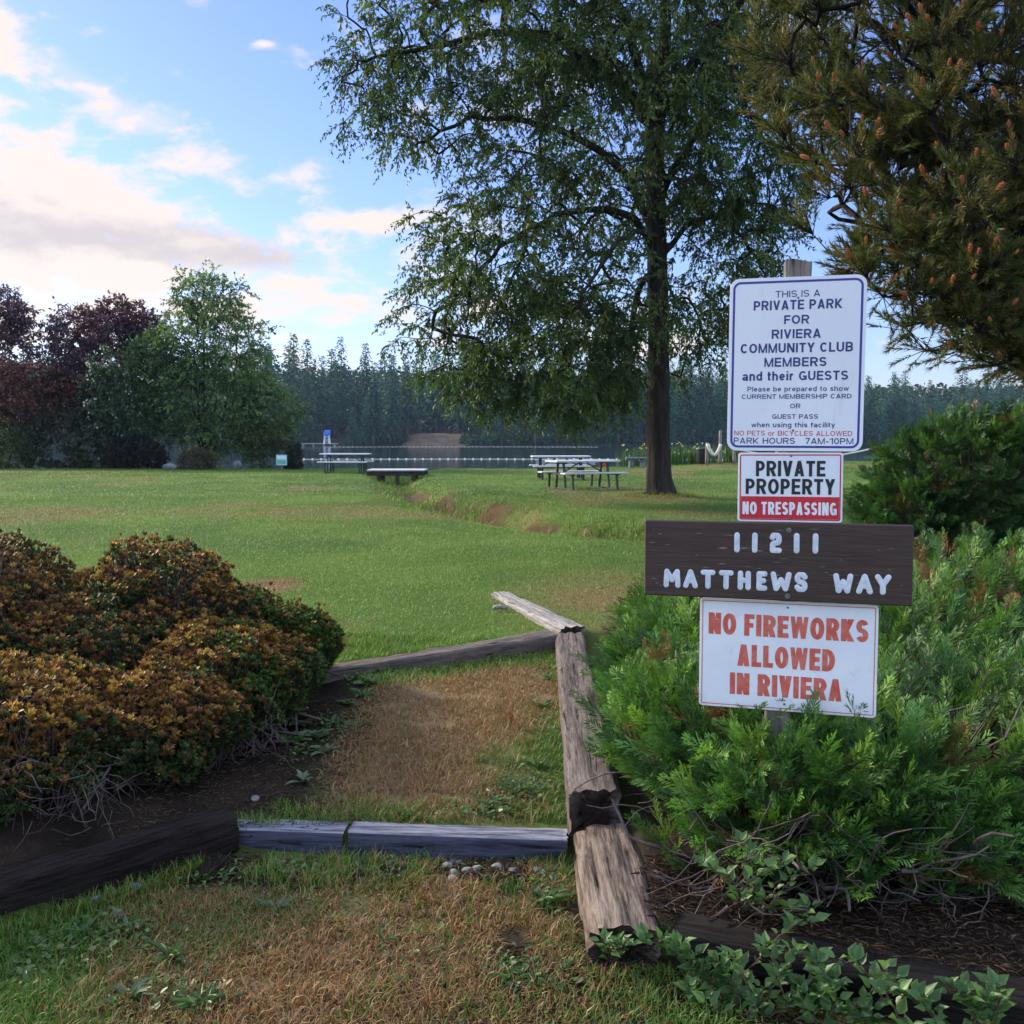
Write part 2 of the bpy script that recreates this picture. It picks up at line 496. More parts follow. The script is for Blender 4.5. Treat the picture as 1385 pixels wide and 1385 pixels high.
def masks(x, y):
    x = np.asarray(x, float); y = np.asarray(y, float)
    bl = bed_left(x, y); br = bed_right(x, y)
    n = fbm(x * 1.7, y * 1.7, 4, 11)
    n2 = fbm(x * 6, y * 6, 3, 12)
    # trodden dry path, two treads
    c0 = ss(3.95, 3.5, y) * ss(-1.45, -.55, x + .6 * (n - .5)) * ss(.5, .0, x)
    c1 = ss(3.85, 4.1, y) * ss(.15, -.3, y - step2(x) + .3) * ss(-1.0, -.72, x + .5 * (n - .5)) * ss(.30, -.08, x + .1 * np.sin(y * 3) - .10 * (y - 4.6))
    dry = np.clip((c0 + c1) * (0.35 + 1.1 * n), 0, 1)
    # yellow lawn by the sign, bare scrape behind the bush
    dry = np.maximum(dry, .75 * ss(1.5, .2, np.hypot((x - .95) / .9, (y - 8.6) / 1.7)) * (.3 + n))
    dry = np.maximum(dry, .45 * ss(.56, .70, fbm(x * .35, y * .22, 4, 14)) * (y > 6.5))
    scrape = ss(1.1, .3, np.hypot((x + 2.25) / .42, (y - 9.3) / .75)) * ss(.3, .55, n)
    soil = np.maximum(bl, br)
    dry = np.maximum(dry, scrape)
    edge = ss(-.62, -.98, x + .25 * (n - .5)) * ss(3.9, 4.1, y) * ss(6.4, 6.1, y)
    soil = np.maximum(soil, edge)
    soil = np.maximum(soil, .9 * ss(.34, .05, np.abs(y - 3.68 + .1 * (x > -.6))) * ss(.42, .62, n2) * ss(-1.4, -1.1, x))
    soil = np.maximum(soil, ss(.42, .28, np.hypot((x - .25) / .9, (y - 3.1) / 1.4)) * ss(.35, .6, n2 * .6 + n * .4) * (y < 3.9))
    soil = np.maximum(soil, ss(.30, .05, -(x - (-1.10 + (y - 3.80) * .98)) + .12 * n) * 0)
    d, al = ditch_dist(x, y)
    nr_ = fbm(x * 1.3, y * .8, 4, 21) + .35 * (n2 - .5)
    red = ss(.02, .20, d) * ss(.85, .40, d + 1.1 * (n - .5)) * np.maximum(ss(18.6, 20.2, al) * ss(27, 25, al) * ss(.30, .46, nr_), ss(12, 13, al) * ss(.54, .62, nr_) * ss(.6, .3, d))
    wet = ss(.30, .05, np.abs(d)) * ss(12, 13, al) * ss(46, 40, al) * .8
    return dry, np.clip(np.maximum(soil, np.maximum(scrape * .62 * ss(.3, .6, n2), 0)), 0, 1), red, wet

m_ground, t, b = base_mat('ground')
tc = t.node('ShaderNodeTexCoord'); ob = tc.outputs['Object']
at = t.node('ShaderNodeAttribute', attribute_name='Col')
sp = t.node('ShaderNodeSeparateColor'); t.l.new(at.outputs[0], sp.inputs[0])
n_big = t.noise(ob, 0.35, 5, 0.6); n_mid = t.noise(ob, 3.0, 6, 0.7); n_fine = t.noise(ob, 60, 4, 0.7)
lawn = t.mix(t.remap(n_big, .35, .65), (.042, .088, .016), (.095, .145, .028))
lawn = t.mix(t.m('MULTIPLY', t.remap(n_mid, .5, .8), .6), lawn, (.12, .14, .045))
lawn = t.mix(t.m('MULTIPLY', t.remap(n_fine, .45, .7), .6), lawn, (.030, .055, .013))
dryc = t.mix(t.remap(n_fine, .3, .7), (.10, .068, .036), (.24, .17, .09))
dryc = t.mix(t.m('MULTIPLY', t.remap(n_mid, .4, .7), .5), dryc, (.16, .10, .06))
soilc = t.mix(t.remap(n_mid, .3, .7), (.011, .008, .006), (.032, .023, .017))
soilc = t.mix(t.m('MULTIPLY', t.remap(n_fine, .58, .72), .5), soilc, (.11, .085, .06))
redc = t.mix(t.remap(n_mid, .3, .7), (.045, .021, .014), (.105, .050, .030))
c = t.mix(sp.outputs[0], lawn, dryc)
c = t.mix(sp.outputs[1], c, soilc)
c = t.mix(sp.outputs[2], c, redc)
sx = t.node('ShaderNodeSeparateXYZ'); t.l.new(ob, sx.inputs[0])
c = t.mix(t.remap(sx.outputs[1], 120, 200), c, (.030, .026, .016))     # forest floor over the water
t.l.new(c, b.inputs['Base Color']); b.inputs['Roughness'].default_value = .95; b.inputs['Specular IOR Level'].default_value = .1
bp = t.node('ShaderNodeBump'); bp.inputs['Strength'].default_value = .8; bp.inputs['Distance'].default_value = .03
t.l.new(t.m('ADD', t.m('MULTIPLY', n_fine, .5), n_mid), bp.inputs['Height']); t.l.new(bp.outputs[0], b.inputs['Normal'])

rows = np.concatenate([np.geomspace(1.0, 63.0, 720) - 3, np.geomspace(63.6, 623, 100) - 3])
tt = np.linspace(-1.5, 1.5, 480)
gy, gt = np.meshgrid(rows, tt, indexing='ij')
gx = (gy + 3) * gt
gz = height(gx, gy)
k0, k1, k2, k3 = masks(gx, gy)
gb = MB()
ii, jj = np.meshgrid(np.arange(len(rows) - 1), np.arange(len(tt) - 1), indexing='ij')
nn = len(tt)
q = np.stack([ii * nn + jj, ii * nn + jj + 1, (ii + 1) * nn + jj + 1, (ii + 1) * nn + jj], -1).reshape(-1, 4)
gb.add(np.stack([gx, gy, gz], -1).reshape(-1, 3), q, np.stack([k0, np.maximum(k1, k3), k2], -1).reshape(-1, 3))
tag(gb.build('ground', m_ground), kind='structure')

# ------------------------------------------------------------------ lake
LAKE_Z = -0.80
m_water, t, b = base_mat('lake_water')
tc = t.node('ShaderNodeTexCoord')
b.inputs['Base Color'].default_value = (.010, .020, .026, 1)
b.inputs['Roughness'].default_value = .06
b.inputs['Specular IOR Level'].default_value = .5
bp = t.node('ShaderNodeBump'); bp.inputs['Strength'].default_value = .25; bp.inputs['Distance'].default_value = .05
t.l.new(t.noise(t.stretch(tc.outputs['Object'], (.6, 1.6, 1)), 1.4, 4, .6), bp.inputs['Height'])
t.l.new(bp.outputs[0], b.inputs['Normal'])
lb = MB()
xs = np.linspace(-520, 520, 30); ys = np.linspace(44, 420, 30)
X, Y = np.meshgrid(xs, ys, indexing='ij')
ii, jj = np.meshgrid(np.arange(29), np.arange(29), indexing='ij')
q = np.stack([ii * 30 + jj, (ii + 1) * 30 + jj, (ii + 1) * 30 + jj + 1, ii * 30 + jj + 1], -1).reshape(-1, 4)
lb.add(np.stack([X, Y, X * 0 + LAKE_Z], -1).reshape(-1, 3), q)
tag(lb.build('lake', m_water), kind='structure')

# ------------------------------------------------------------------ grass
rng = np.random.default_rng(7)
def blades(mb, x, y, hgt, wid, lean, seg, col):
    N = len(x)
    z = height(x, y) - .004
    az = rng.uniform(0, 2 * PI, N)
    ln = lean * rng.uniform(.4, 1.3, N)
    dx = np.cos(az); dy = np.sin(az)
    px_, py_ = -dy, dx
    tw = rng.uniform(-.6, .6, N)
    wx_ = px_ * np.cos(tw) + dx * np.sin(tw); wy_ = py_ * np.cos(tw) + dy * np.sin(tw)
    base = np.stack([x, y, z], 1)
    wv = np.stack([wx_, wy_, np.zeros(N)], 1) * (wid / 2)[:, None]
    if seg == 1:
        tip = base + np.stack([dx * np.sin(ln) * hgt, dy * np.sin(ln) * hgt, np.cos(ln) * hgt], 1)
        V = np.stack([base - wv, base + wv, tip], 1).reshape(-1, 3)
        Fc = np.arange(3 * N).reshape(-1, 3)
        C = np.repeat(col, 3, axis=0)
    else:
        a1 = ln * .55; a2 = ln * 1.5
        mid = base + np.stack([dx * np.sin(a1), dy * np.sin(a1), np.cos(a1)], 1) * (hgt * .55)[:, None]
        tip = mid + np.stack([dx * np.sin(a2), dy * np.sin(a2), np.cos(a2)], 1) * (hgt * .5)[:, None]
        V = np.stack([base - wv, base + wv, mid + wv * .75, mid - wv * .75, tip], 1).reshape(-1, 3)
        i = np.arange(N)[:, None] * 5
        Fc = np.concatenate([i + np.array([[0, 1, 2]]), i + np.array([[0, 2, 3]]), i + np.array([[3, 2, 4]])])
        C = np.repeat(col, 5, axis=0)
    mb.add(V, Fc, C)
def grass_cols(x, y, dry, rich=0.5):
    N = len(x)
    g1 = np.array([.056, .130, .018]); g2 = np.array([.150, .262, .040]); g3 = np.array([.15, .155, .045])
    d1 = np.array([.21, .115, .045]); d2 = np.array([.38, .25, .12]); d3 = np.array([.16, .060, .026])
    u = np.clip((fbm(x * .22, y * .13, 3, 33) - .5) * 2.2 + (fbm(x * 1.1, y * .8, 3, 31) - .5) * 1.2 + rng.uniform(.15, .85, N), 0, 1)[:, None]
    g = g1 + (g2 - g1) * u
    w = (rng.uniform(0, 1, N) < .10)[:, None]
    g = np.where(w, g3, g)
    r = rng.uniform(0, 1, N)[:, None]
    d = np.where(r < .5, d1 + (d2 - d1) * rng.uniform(0, 1, N)[:, None], np.where(r < .8, d1, d3))
    isdry = (rng.uniform(0, 1, N) < dry)[:, None]
    return np.where(isdry, d, g) * rng.uniform(.75, 1.25, N)[:, None]
def sample(n, x0, x1, y0, y1, wedge=True):
    y = np.sqrt(rng.uniform(y0 ** 2, y1 ** 2, n)) if wedge else rng.uniform(y0, y1, n)
    if wedge:
        x = rng.uniform(-.62, .62, n) * y
        k = (x > x0) & (x < x1)
        return x[k], y[k]
    return rng.uniform(x0, x1, n), y
m_grass = leaf_mat('grass', .30, .55)
gr = MB()
# the path treads and their weedy edges
x, y = sample(150000, -2.3, .75, 2.3, 7.05, False)
xb_, yb_ = sample(60000, -2.2, .6, 2.4, 3.9, False)
x = np.concatenate([x, xb_]); y = np.concatenate([y, yb_])
dry, soil, red, wet = masks(x, y)
keep = (soil < rng.uniform(.15, .75, len(x))) & (np.abs(x) < .58 * y + .3) & ~((y > 3.78) & (y < 3.93) & (x > -1.15)) & ~((x > .215 + .026 * np.clip(y - 3.8, 0, 9)) & (y > 2.97))
keep &= ~((y > step2(x) - .03) & (y < step2(x) + .17) & (x > -1.1))
keep &= fbm(x * 5.5, y * 5.5, 3, 43) > rng.uniform(.15, .44, len(x))
x, y, dry = x[keep], y[keep], dry[keep]
cl = fbm(x * 3.2, y * 3.2, 3, 41)
h = (.020 + .045 * rng.uniform(0, 1, len(x)) ** 1.6) * (.5 + 1.1 * cl)
blades(gr, x, y, h, .0040 * rng.uniform(.7, 1.3, len(x)), np.where(dry > .45, 1.15, .8), 2, grass_cols(x, y, np.clip(dry * 1.08 * (.6 + .8 * fbm(x * 1.6, y * 1.6, 3, 47)), 0, .95)))
# longer tufts at timber feet and tread edges
tx, ty, th = [], [], []
for i in range(210):
    k = rng.integers(0, 6)
    if k == 0:   s = rng.uniform(0, 1); cx, cy = -1.62 + .5 * s, 3.20 + .55 * s - .05
    elif k == 1: cx, cy = rng.uniform(-1.0, -.25), rng.uniform(3.55, 3.76)
    elif k == 2: cx, cy = rng.uniform(-.15, .2), rng.uniform(3.98, 5.1)
    elif k == 3: cx, cy = rng.uniform(-1.0, -.2), rng.uniform(3.95, 4.15)
    elif k == 4: cx = rng.uniform(-.95, .3); cy = step2(cx) - rng.uniform(.05, .22)
    else:        cx, cy = rng.uniform(-.45, .2), rng.uniform(2.7, 3.6)
    m = rng.integers(14, 40)
    tx.append(cx + rng.normal(0, .03, m)); ty.append(cy + rng.normal(0, .03, m)); th.append(rng.uniform(.03, .09 if k in (0, 1) else .07, m))
x = np.concatenate(tx); y = np.concatenate(ty); h = np.concatenate(th)
blades(gr, x, y, h, .0042 * rng.uniform(.7, 1.2, len(x)), .75, 2, grass_cols(x, y, .15))
# mown lawn, finer near and coarser far
for (n, y0, y1, hh, ww, seg) in ((190000, 6.3, 12, .030, .0042, 2), (230000, 12, 24, .042, .0085, 1), (120000, 24, 46.5, .055, .019, 1)):
    x, y = sample(n, -60, 60, y0, y1)
    dry, soil, red, wet = masks(x, y)
    keep = (soil < .5) & (red < .45) & (y > step2(x) + .14) & (wet < .6) & ~((x < -1.0) & (x > -4.6) & (y < 6.9))
    x, y, dry, wet = x[keep], y[keep], dry[keep], wet[keep]
    d, al = ditch_dist(x, y)
    h = hh * rng.uniform(.5, 1.25, len(x)) * np.where((np.abs(d) < .9) & (al > 12), 1.9, 1)
    rr = np.hypot(x - 3.32, y - 23.3)
    h = h * np.where((rr < .85), 3.0, 1)
    blades(gr, x, y, h, ww * rng.uniform(.7, 1.3, len(x)), .85, seg, grass_cols(x, y, np.clip(dry * .9 + .05, 0, .9)))
# rank grass standing in the ditch
s = rng.uniform(0, 1, 9000); k = rng.integers(0, 6, 9000)
x = DITCH[k, 0] + (DITCH[k + 1, 0] - DITCH[k, 0]) * s + rng.normal(0, .3, 9000); y = DITCH[k, 1] + (DITCH[k + 1, 1] - DITCH[k, 1]) * s + rng.normal(0, .3, 9000)
r_ = fbm(x * .8, y * .8, 2, 51) > .42
x, y = x[r_], y[r_]
blades(gr, x, y, rng.uniform(.06, .24, len(x)), .012 * rng.uniform(.6, 1.3, len(x)), .7, 2, grass_cols(x, y, .12) * .85)
tag(gr.build('grass', m_grass), kind='stuff')
# ------------------------------------------------------------------ vegetation tools
def norm(a):
    return a / np.maximum(np.linalg.norm(a, axis=-1, keepdims=True), 1e-9)
class Skeleton:
    def __init__(self, cap=20000):
        self.p = np.zeros((cap, 3)); self.par = np.full(cap, -1); self.r = np.zeros(cap); self.n = 0; self.att = np.ones(cap, bool)
    def add(self, p, par, r=0.0, att=True):
        i = self.n; self.p[i] = p; self.par[i] = par; self.r[i] = r; self.att[i] = att; self.n += 1
        return i
    def line(self, pts, rads, par=-1, sub=4, wob=0.0, att_from=0.0):
        """a smooth limb through pts; returns its node ids"""
        pts = np.array(pts, float); m = len(pts)
        T = np.linspace(0, m - 1, (m - 1) * sub + 1)
        ids = []
        for k, t_ in enumerate(T):
            i = min(int(t_), m - 2); u = t_ - i
            p0 = pts[max(i - 1, 0)]; p1 = pts[i]; p2 = pts[i + 1]; p3 = pts[min(i + 2, m - 1)]
            q = .5 * ((2 * p1) + (-p0 + p2) * u + (2 * p0 - 5 * p1 + 4 * p2 - p3) * u * u + (-p0 + 3 * p1 - 3 * p2 + p3) * u ** 3)
            if wob and 0 < k < len(T) - 1:
                q = q + rng.normal(0, wob, 3)
            rr = np.interp(t_, np.arange(m), rads)
            par = self.add(q, par, rr, k / (len(T) - 1) >= att_from)
            ids.append(par)
        return ids
    def nearest(self, p):
        d = np.linalg.norm(self.p[:self.n] - p, axis=1) + np.where(self.att[:self.n], 0, 1e6)
        return int(np.argmin(d))
    def grow(self, C, k=4, sag=.15, jit=.05):
        base = self.n
        d0 = np.array([np.min(np.linalg.norm(self.p[:base] - c, axis=1)) for c in C])
        ends = np.zeros(len(C), int); dirs = np.zeros((len(C), 3))
        for ci in np.argsort(d0):
            c = C[ci]; j = self.nearest(c)
            a = self.p[j]; L = np.linalg.norm(c - a)
            pj = self.par[j]
            tdir = (a - self.p[pj]) if pj >= 0 else np.array([0, 0, 1.0])
            tdir = tdir / max(np.linalg.norm(tdir), 1e-6)
            mid = (a + c) / 2 + tdir * L * .18 + np.array([0, 0, sag * L]) + rng.normal(0, jit * L, 3)
            par = j
            kk = max(2, min(k, int(L / .25) + 1))
            for s in range(1, kk + 1):
                u = s / kk
                q = (1 - u) ** 2 * a + 2 * u * (1 - u) * mid + u * u * c
                last = self.p[par]
                par = self.add(q, par)
            ends[ci] = par; dirs[ci] = self.p[par] - self.p[self.par[par]]
        return ends, norm(dirs)
    def finish(self, tip=.006, expo=.45, mx=None):
        n = self.n
        cnt = np.ones(n)
        for i in range(n - 1, 0, -1):
            if self.par[i] >= 0: cnt[self.par[i]] += cnt[i]
        r = tip * cnt ** expo
        if mx: r = np.minimum(r, mx)
        return np.where(self.r[:n] > 0, self.r[:n], r)
    def mesh(self, mb, rad, n=6, col=(1, 1, 1), start=0):
        idx = np.arange(start, self.n); idx = idx[self.par[idx] >= 0]
        pa = self.par[idx]
        frustums(mb, self.p[pa], self.p[idx], np.minimum(rad[pa], rad[idx] * 1.5), rad[idx], n, col)
def in_blobs(blobs, n, shell=.35, power=2.0):
    """n points spread through a union of ellipsoids (cx,cy,cz,rx,ry,rz[,weight]), denser near the outside"""
    B = np.array([b[:6] for b in blobs], float)
    w = np.array([(b[6] if len(b) > 6 else 1.0) * (b[3] * b[4] * b[5]) ** .72 for b in blobs]); w /= w.sum()
    out = []; outd = []
    while sum(map(len, out)) < n:
        k = rng.choice(len(B), n, p=w)
        d = norm(rng.normal(0, 1, (n, 3)))
        r = shell + (1 - shell) * rng.uniform(0, 1, n) ** (1 / power)
        p = B[k, :3] + d * B[k, 3:] * r[:, None]
        f = np.min(np.linalg.norm((p[:, None, :] - B[None, :, :3]) / B[None, :, 3:], axis=2) + np.where(np.arange(len(B))[None] == k[:, None], 9, 0), axis=1)
        keep = f > shell * .9
        out.append(p[keep]); outd.append(d[keep])
    return np.concatenate(out)[:n], np.concatenate(outd)[:n]
LEAF_V = [(0, 0, 0), (-.5, .45, .10), (0, 1, -.06), (.5, .45, .10)]
LEAF_F = np.array([[0, 3, 2], [0, 2, 1]])
def twigs_leaves(lm, tm, C, D, ntw, L, nleaf, ll, lw, droop, cols, spread=.8, tcolr=(1, 1, 1), hang=.35, tw_r=.004):
    N = len(C) * ntw
    c = np.repeat(C, ntw, 0); d = np.repeat(D, ntw, 0)
    d = norm(d * .7 + rng.normal(0, spread, (N, 3)) * np.array([1, 1, .7]) + np.array([0, 0, -droop * .4]))
    Ls = L * rng.uniform(.5, 1.25, N)
    end = c + d * Ls[:, None] + np.array([0, 0, -1.0]) * (droop * .45 * Ls)[:, None]
    mid = c + d * (Ls * .5)[:, None] + np.array([0, 0, -1.0]) * (droop * .11 * Ls)[:, None]
    if tm is not None:
        frustums(tm, c, mid, np.full(N, tw_r), np.full(N, tw_r * .75), 3, tcolr)
        frustums(tm, mid, end, np.full(N, tw_r * .75), np.full(N, tw_r * .35), 3, tcolr)
    t_ = (np.arange(nleaf) + .6) / nleaf
    t_ = .12 + .88 * t_[None, :] + rng.uniform(-.04, .04, (N, nleaf))
    pos = c[:, None] + d[:, None] * (Ls[:, None] * t_)[:, :, None] + np.array([0, 0, -1.0]) * (droop * .45 * Ls[:, None] * t_ ** 2)[:, :, None]
    tan = norm(d[:, None] * np.ones((1, nleaf, 1)) + np.array([0, 0, -1.0]) * (droop * .9 * t_)[:, :, None])
    ld = norm(tan * .6 + rng.normal(0, .62, (N, nleaf, 3)) + np.array([0, 0, -hang]))
    pos = pos.reshape(-1, 3); ld = ld.reshape(-1, 3)
    nrm = norm(rng.normal(0, .55, pos.shape) + np.array([0, 0, 1.0]))
    rot = frames(ld, nrm)
    M = len(pos)
    s = rng.uniform(.65, 1.2, M)
    cc = np.repeat(np.repeat(cols, ntw, 0), nleaf, 0) * rng.uniform(.72, 1.28, (M, 1)) * rng.uniform(.93, 1.07, (M, 3))
    scatter(lm, LEAF_V, LEAF_F, pos, rot, np.stack([lw * s, ll * s, ll * s], 1), cc)
def pick(palette, n, w=None):
    p = np.array(palette, float)
    k = rng.choice(len(p), n, p=w)
    return p[k]

m_bark = rough_mat('dark_bark', (.014, .011, .010), (.042, .034, .029), 9, (1, 1, .22), .95, 1.0, c3=(.065, .058, .05), dist=.05)
m_bark_grey = rough_mat('grey_bark', (.06, .05, .042), (.13, .115, .10), 9, (1, 1, .3), .95, .8, dist=.03)
m_twig = rough_mat('dead_twig', (.050, .038, .036), (.13, .10, .095), 20, rough=.95, bump=.2)
m_leaf = leaf_mat('broad_leaf', .38, .42, spec=.35)
m_needle = leaf_mat('needle_leaf', .22, .5, spec=.3)
m_dark_leaf = leaf_mat('small_leaf', .30, .5, spec=.3)

def broad_tree(name, label, cat, trunk, trad, limbs, blobs, ncl, ntw, L, nleaf, ll, lw, droop, palette, pw=None, group=None, bark=None, tip=.006, shell=.35, root_flare=True, filt=None, spread=.8, hang=.35, tw_r=.004, att=.35, extra=None):
    base = trunk[0]
    T = thing(name, label, cat, (base[0], base[1], float(height(base[0], base[1]))), group)
    sk = Skeleton(ncl * 6 + 400)
    ids = sk.line(trunk, trad, sub=9 if trad[0] > .2 else 5, wob=.008 * trad[0] * 4, att_from=att)
    ntrunk = sk.n
    for (start, pts, rads) in limbs:
        z = start
        j = ids[int(np.argmin([abs(sk.p[i][2] - z) for i in ids]))]
        sk.line([sk.p[j]] + list(pts), rads, par=j, sub=5, wob=.03, att_from=.25)
    C, D = in_blobs(blobs, ncl, shell)
    if filt is not None:
        k = filt(C); C, D = C[k], D[k]
    ends, dirs = sk.grow(C)
    rad = sk.finish(tip, .45, trad[0] * .38)
    tm = MB()
    tp = sk.p[:ntrunk]; tr = sk.r[:ntrunk].copy()
    if root_flare:
        hgt = tp[:, 2] - tp[0, 2]
        tr = tr * (1 + .32 * np.exp(-hgt / .22))
    tube(tm, tp, tr, 40 if trad[0] > .2 else 12)
    if trad[0] > .2:                       # bark ridges and root buttresses
        v = tm.v[0]; k = len(tp); n_ = 40
        vv = v.reshape(k, n_, 3); cc = tp[:, None, :]
        ang = np.tile(np.arange(n_)[None] * 2 * PI / n_, (k, 1)); zz_ = np.tile(tp[:, 2:3], (1, n_))
        rid = fbm(np.cos(ang) * 4.5 + 9, np.sin(ang) * 4.5 + zz_ * .9, 3, 131) - .5
        but = np.exp(-(zz_ - tp[0, 2]) / .35) * (fbm(np.cos(ang) * 1.3 + 3, np.sin(ang) * 1.3, 2, 133) - .4) * .7
        tm.v[0] = (cc + (vv - cc) * (1 + .16 * rid + but)[..., None]).reshape(-1, 3).astype(np.float32)
    sk.mesh(tm, rad, 6, start=ntrunk)
    lm = MB(); wm = MB()
    cols = pick(palette, len(C), pw) * rng.uniform(.85, 1.15, (len(C), 1))
    twigs_leaves(lm, wm, C, norm(D * .8 + dirs * .6), ntw, L, nleaf, ll, lw, droop, cols, spread, hang=hang, tw_r=tw_r)
    tr_o = tm.build('trunk', bark or m_bark, T)
    lm.build('crown', m_leaf, T)
    wm.build('twigs', bark or m_bark, T)
    if extra: extra(T, C, D)
    return T

# ------------------------------------------------------------------ the big tree by the picnic table
X0, Y0 = 3.33, 23.3
zb = float(height(X0, Y0)) - .06
trunk = [(X0 + .02, Y0, zb), (X0 - .02, Y0, 2.0), (X0 - .04, Y0, 4.0), (X0 - .10, Y0 + .05, 6.2), (X0 - .16, Y0, 8.4), (X0 + .05, Y0 + .1, 10.5), (X0 + .0, Y0, 13.6)]
limbs = [
    (8.3, [(2.2, 23.0, 9.4), (.6, 22.7, 10.2), (-1.3, 22.6, 10.0), (-3.2, 22.8, 9.7)], (.15, .12, .09, .06, .03)),
    (8.0, [(2.5, 22.2, 9.9), (1.4, 21.6, 11.6), (.2, 21.2, 12.8)], (.13, .10, .07, .03)),
    (6.0, [(2.4, 22.9, 7.4), (1.0, 22.6, 8.2), (-.6, 22.4, 8.4), (-2.0, 22.5, 7.9)], (.11, .09, .07, .05, .03)),
    (5.6, [(2.5, 22.7, 6.4), (1.2, 22.2, 6.4), (-.2, 22.0, 5.6), (-1.3, 22.0, 4.4)], (.09, .08, .06, .05, .03)),
    (5.2, [(3.0, 22.2, 5.9), (2.2, 21.3, 5.6), (1.4, 20.9, 4.5)], (.08, .06, .05, .03)),
    (8.6, [(4.1, 23.3, 10.0), (5.2, 23.5, 11.4), (5.8, 23.6, 12.6)], (.15, .12, .08, .04)),
    (6.8, [(4.0, 23.4, 8.2), (5.0, 23.5, 8.8), (6.2, 23.6, 8.4)], (.10, .08, .06, .03)),
    (5.4, [(3.9, 23.3, 6.3), (4.8, 23.3, 6.4), (5.6, 23.4, 5.4)], (.08, .06, .05, .03)),
    (6.4, [(3.5, 24.4, 7.6), (3.4, 25.6, 8.0), (3.0, 26.4, 7.2)], (.10, .08, .06, .03)),
    (9.5, [(3.0, 24.6, 11.0), (2.4, 25.6, 12.0)], (.10, .07, .04)),
]
blobs = [(2.6, 23.3, 12.3, 4.3, 4.0, 3.6), (-.6, 22.7, 10.6, 3.2, 2.3, 2.3), (-3.1, 22.8, 9.6, 1.2, 1.0, .8), (-2.0, 22.6, 8.6, 1.7, 1.3, .9), (2.4, 23.2, 8.2, 3.8, 3.4, 2.3),
         (-.1, 22.4, 5.6, 2.2, 2.0, 2.2), (-.7, 22.2, 4.3, 1.9, 1.8, 1.9), (1.0, 22.0, 3.6, 2.0, 1.8, 1.5), (2.2, 22.2, 4.4, 1.5, 1.5, 1.6), (2.6, 23.9, 4.0, 1.9, 1.6, 1.6, .7),
         (5.0, 23.5, 8.4, 2.0, 2.4, 2.6), (4.8, 23.4, 5.6, 1.5, 1.7, 1.9), (5.6, 23.6, 11.5, 1.9, 2.4, 2.6), (4.4, 23.4, 4.0, .8, .9, .8, .6), (-.4, 22.2, 2.9, 1.1, .9, .7, .8), (1.2, 22.2, 2.75, 1.5, 1.1, .75), (2.3, 22.4, 3.1, .8, .9, .7)]
PAL_BIG = [(.050, .092, .021), (.072, .122, .025), (.034, .066, .018), (.115, .165, .034)]
def filt_big(C):
    return ~((np.hypot(C[:, 0] - X0, C[:, 1] - Y0) < .7) & (C[:, 2] < 4.6)) & ~((C[:, 0] > 2.7) & (C[:, 0] < 3.9) & (C[:, 1] < Y0) & (C[:, 2] < 3.9))
broad_tree('shade_tree', 'large dark broadleaf tree with a drooping crown standing on the lawn behind the picnic table', 'tree', trunk,
           (.27, .25, .235, .22, .20, .13, .05), limbs, blobs, 2300, 6, .58, 16, .108, .045, .75, PAL_BIG, (.35, .3, .2, .15), shell=.25, filt=filt_big, tip=.0055, spread=.75, hang=.45, att=.42)

# ------------------------------------------------------------------ trees and bushes at the left edge of the lawn
def gz_(x, y): return float(height(x, y))
def small_tree(name, label, cat, x, y, h, blobs, ncl, pal, ll=.14, lw=.07, ntw=5, nleaf=9, L=.55, droop=.3, nst=1, pw=None, group=None, spread=.8, r0=.12, extra=None, shell=.3, bark=None):
    z0 = gz_(x, y) - .05
    tr = [(x, y, z0), (x + .05, y, z0 + h * .25), (x - .04, y, z0 + h * .55), (x + .05, y, z0 + h * .85)]
    limbs = []
    for k in range(nst):
        a = rng.uniform(0, 2 * PI) if nst > 3 else k * 2 * PI / max(nst, 1) + .4
        s = h * rng.uniform(.16, .26)
        limbs.append((z0 + h * .06, [(x + math.cos(a) * s * .4, y + math.sin(a) * s * .3, z0 + h * .28), (x + math.cos(a) * s, y + math.sin(a) * s * .7, z0 + h * .72)], (r0 * .6, r0 * .5, r0 * .2)))
    return broad_tree(name, label, cat, tr, (r0, r0 * .8, r0 * .5, r0 * .15), limbs, blobs, ncl, ntw, L, nleaf, ll, lw, droop, pal, pw, group, bark, tip=.007, shell=shell, spread=spread, tw_r=.006, att=.12, extra=extra)
small_tree('slender_tree', 'airy light green tree with several thin stems at the lake edge of the lawn', 'tree', -14.3, 48.0, 8.6,
           [(-13.9, 48, 3.4, 3.6, 2.6, 2.3), (-13.9, 48, 6.0, 2.9, 2.4, 2.4), (-14.0, 48, 7.9, 1.8, 1.6, 1.5, .8), (-11.4, 47.6, 2.9, 1.7, 1.6, 1.7), (-16.4, 48, 5.0, 1.6, 1.4, 1.8, .8), (-13.0, 47.2, 1.9, 2.4, 1.3, 1.1, .7)], 860,
           [(.105, .175, .060), (.14, .215, .070), (.075, .135, .05)], ll=.16, lw=.09, nst=3, r0=.13, L=.65, droop=.35)
small_tree('purple_leaf_tree', 'tall purple leaved tree beside the light green tree', 'tree', -19.4, 49.5, 8,
           [(-19.4, 49.5, 5.6, 2.7, 2.4, 2.3), (-18.6, 49.5, 7.2, 1.4, 1.3, 1.0), (-20.9, 49.5, 6.8, 1.3, 1.2, 1.2), (-17.6, 49.6, 6.4, 1.1, 1, 1.3)], 430,
           [(.085, .038, .070), (.115, .050, .080), (.065, .036, .06)], ll=.17, lw=.10, nst=3)
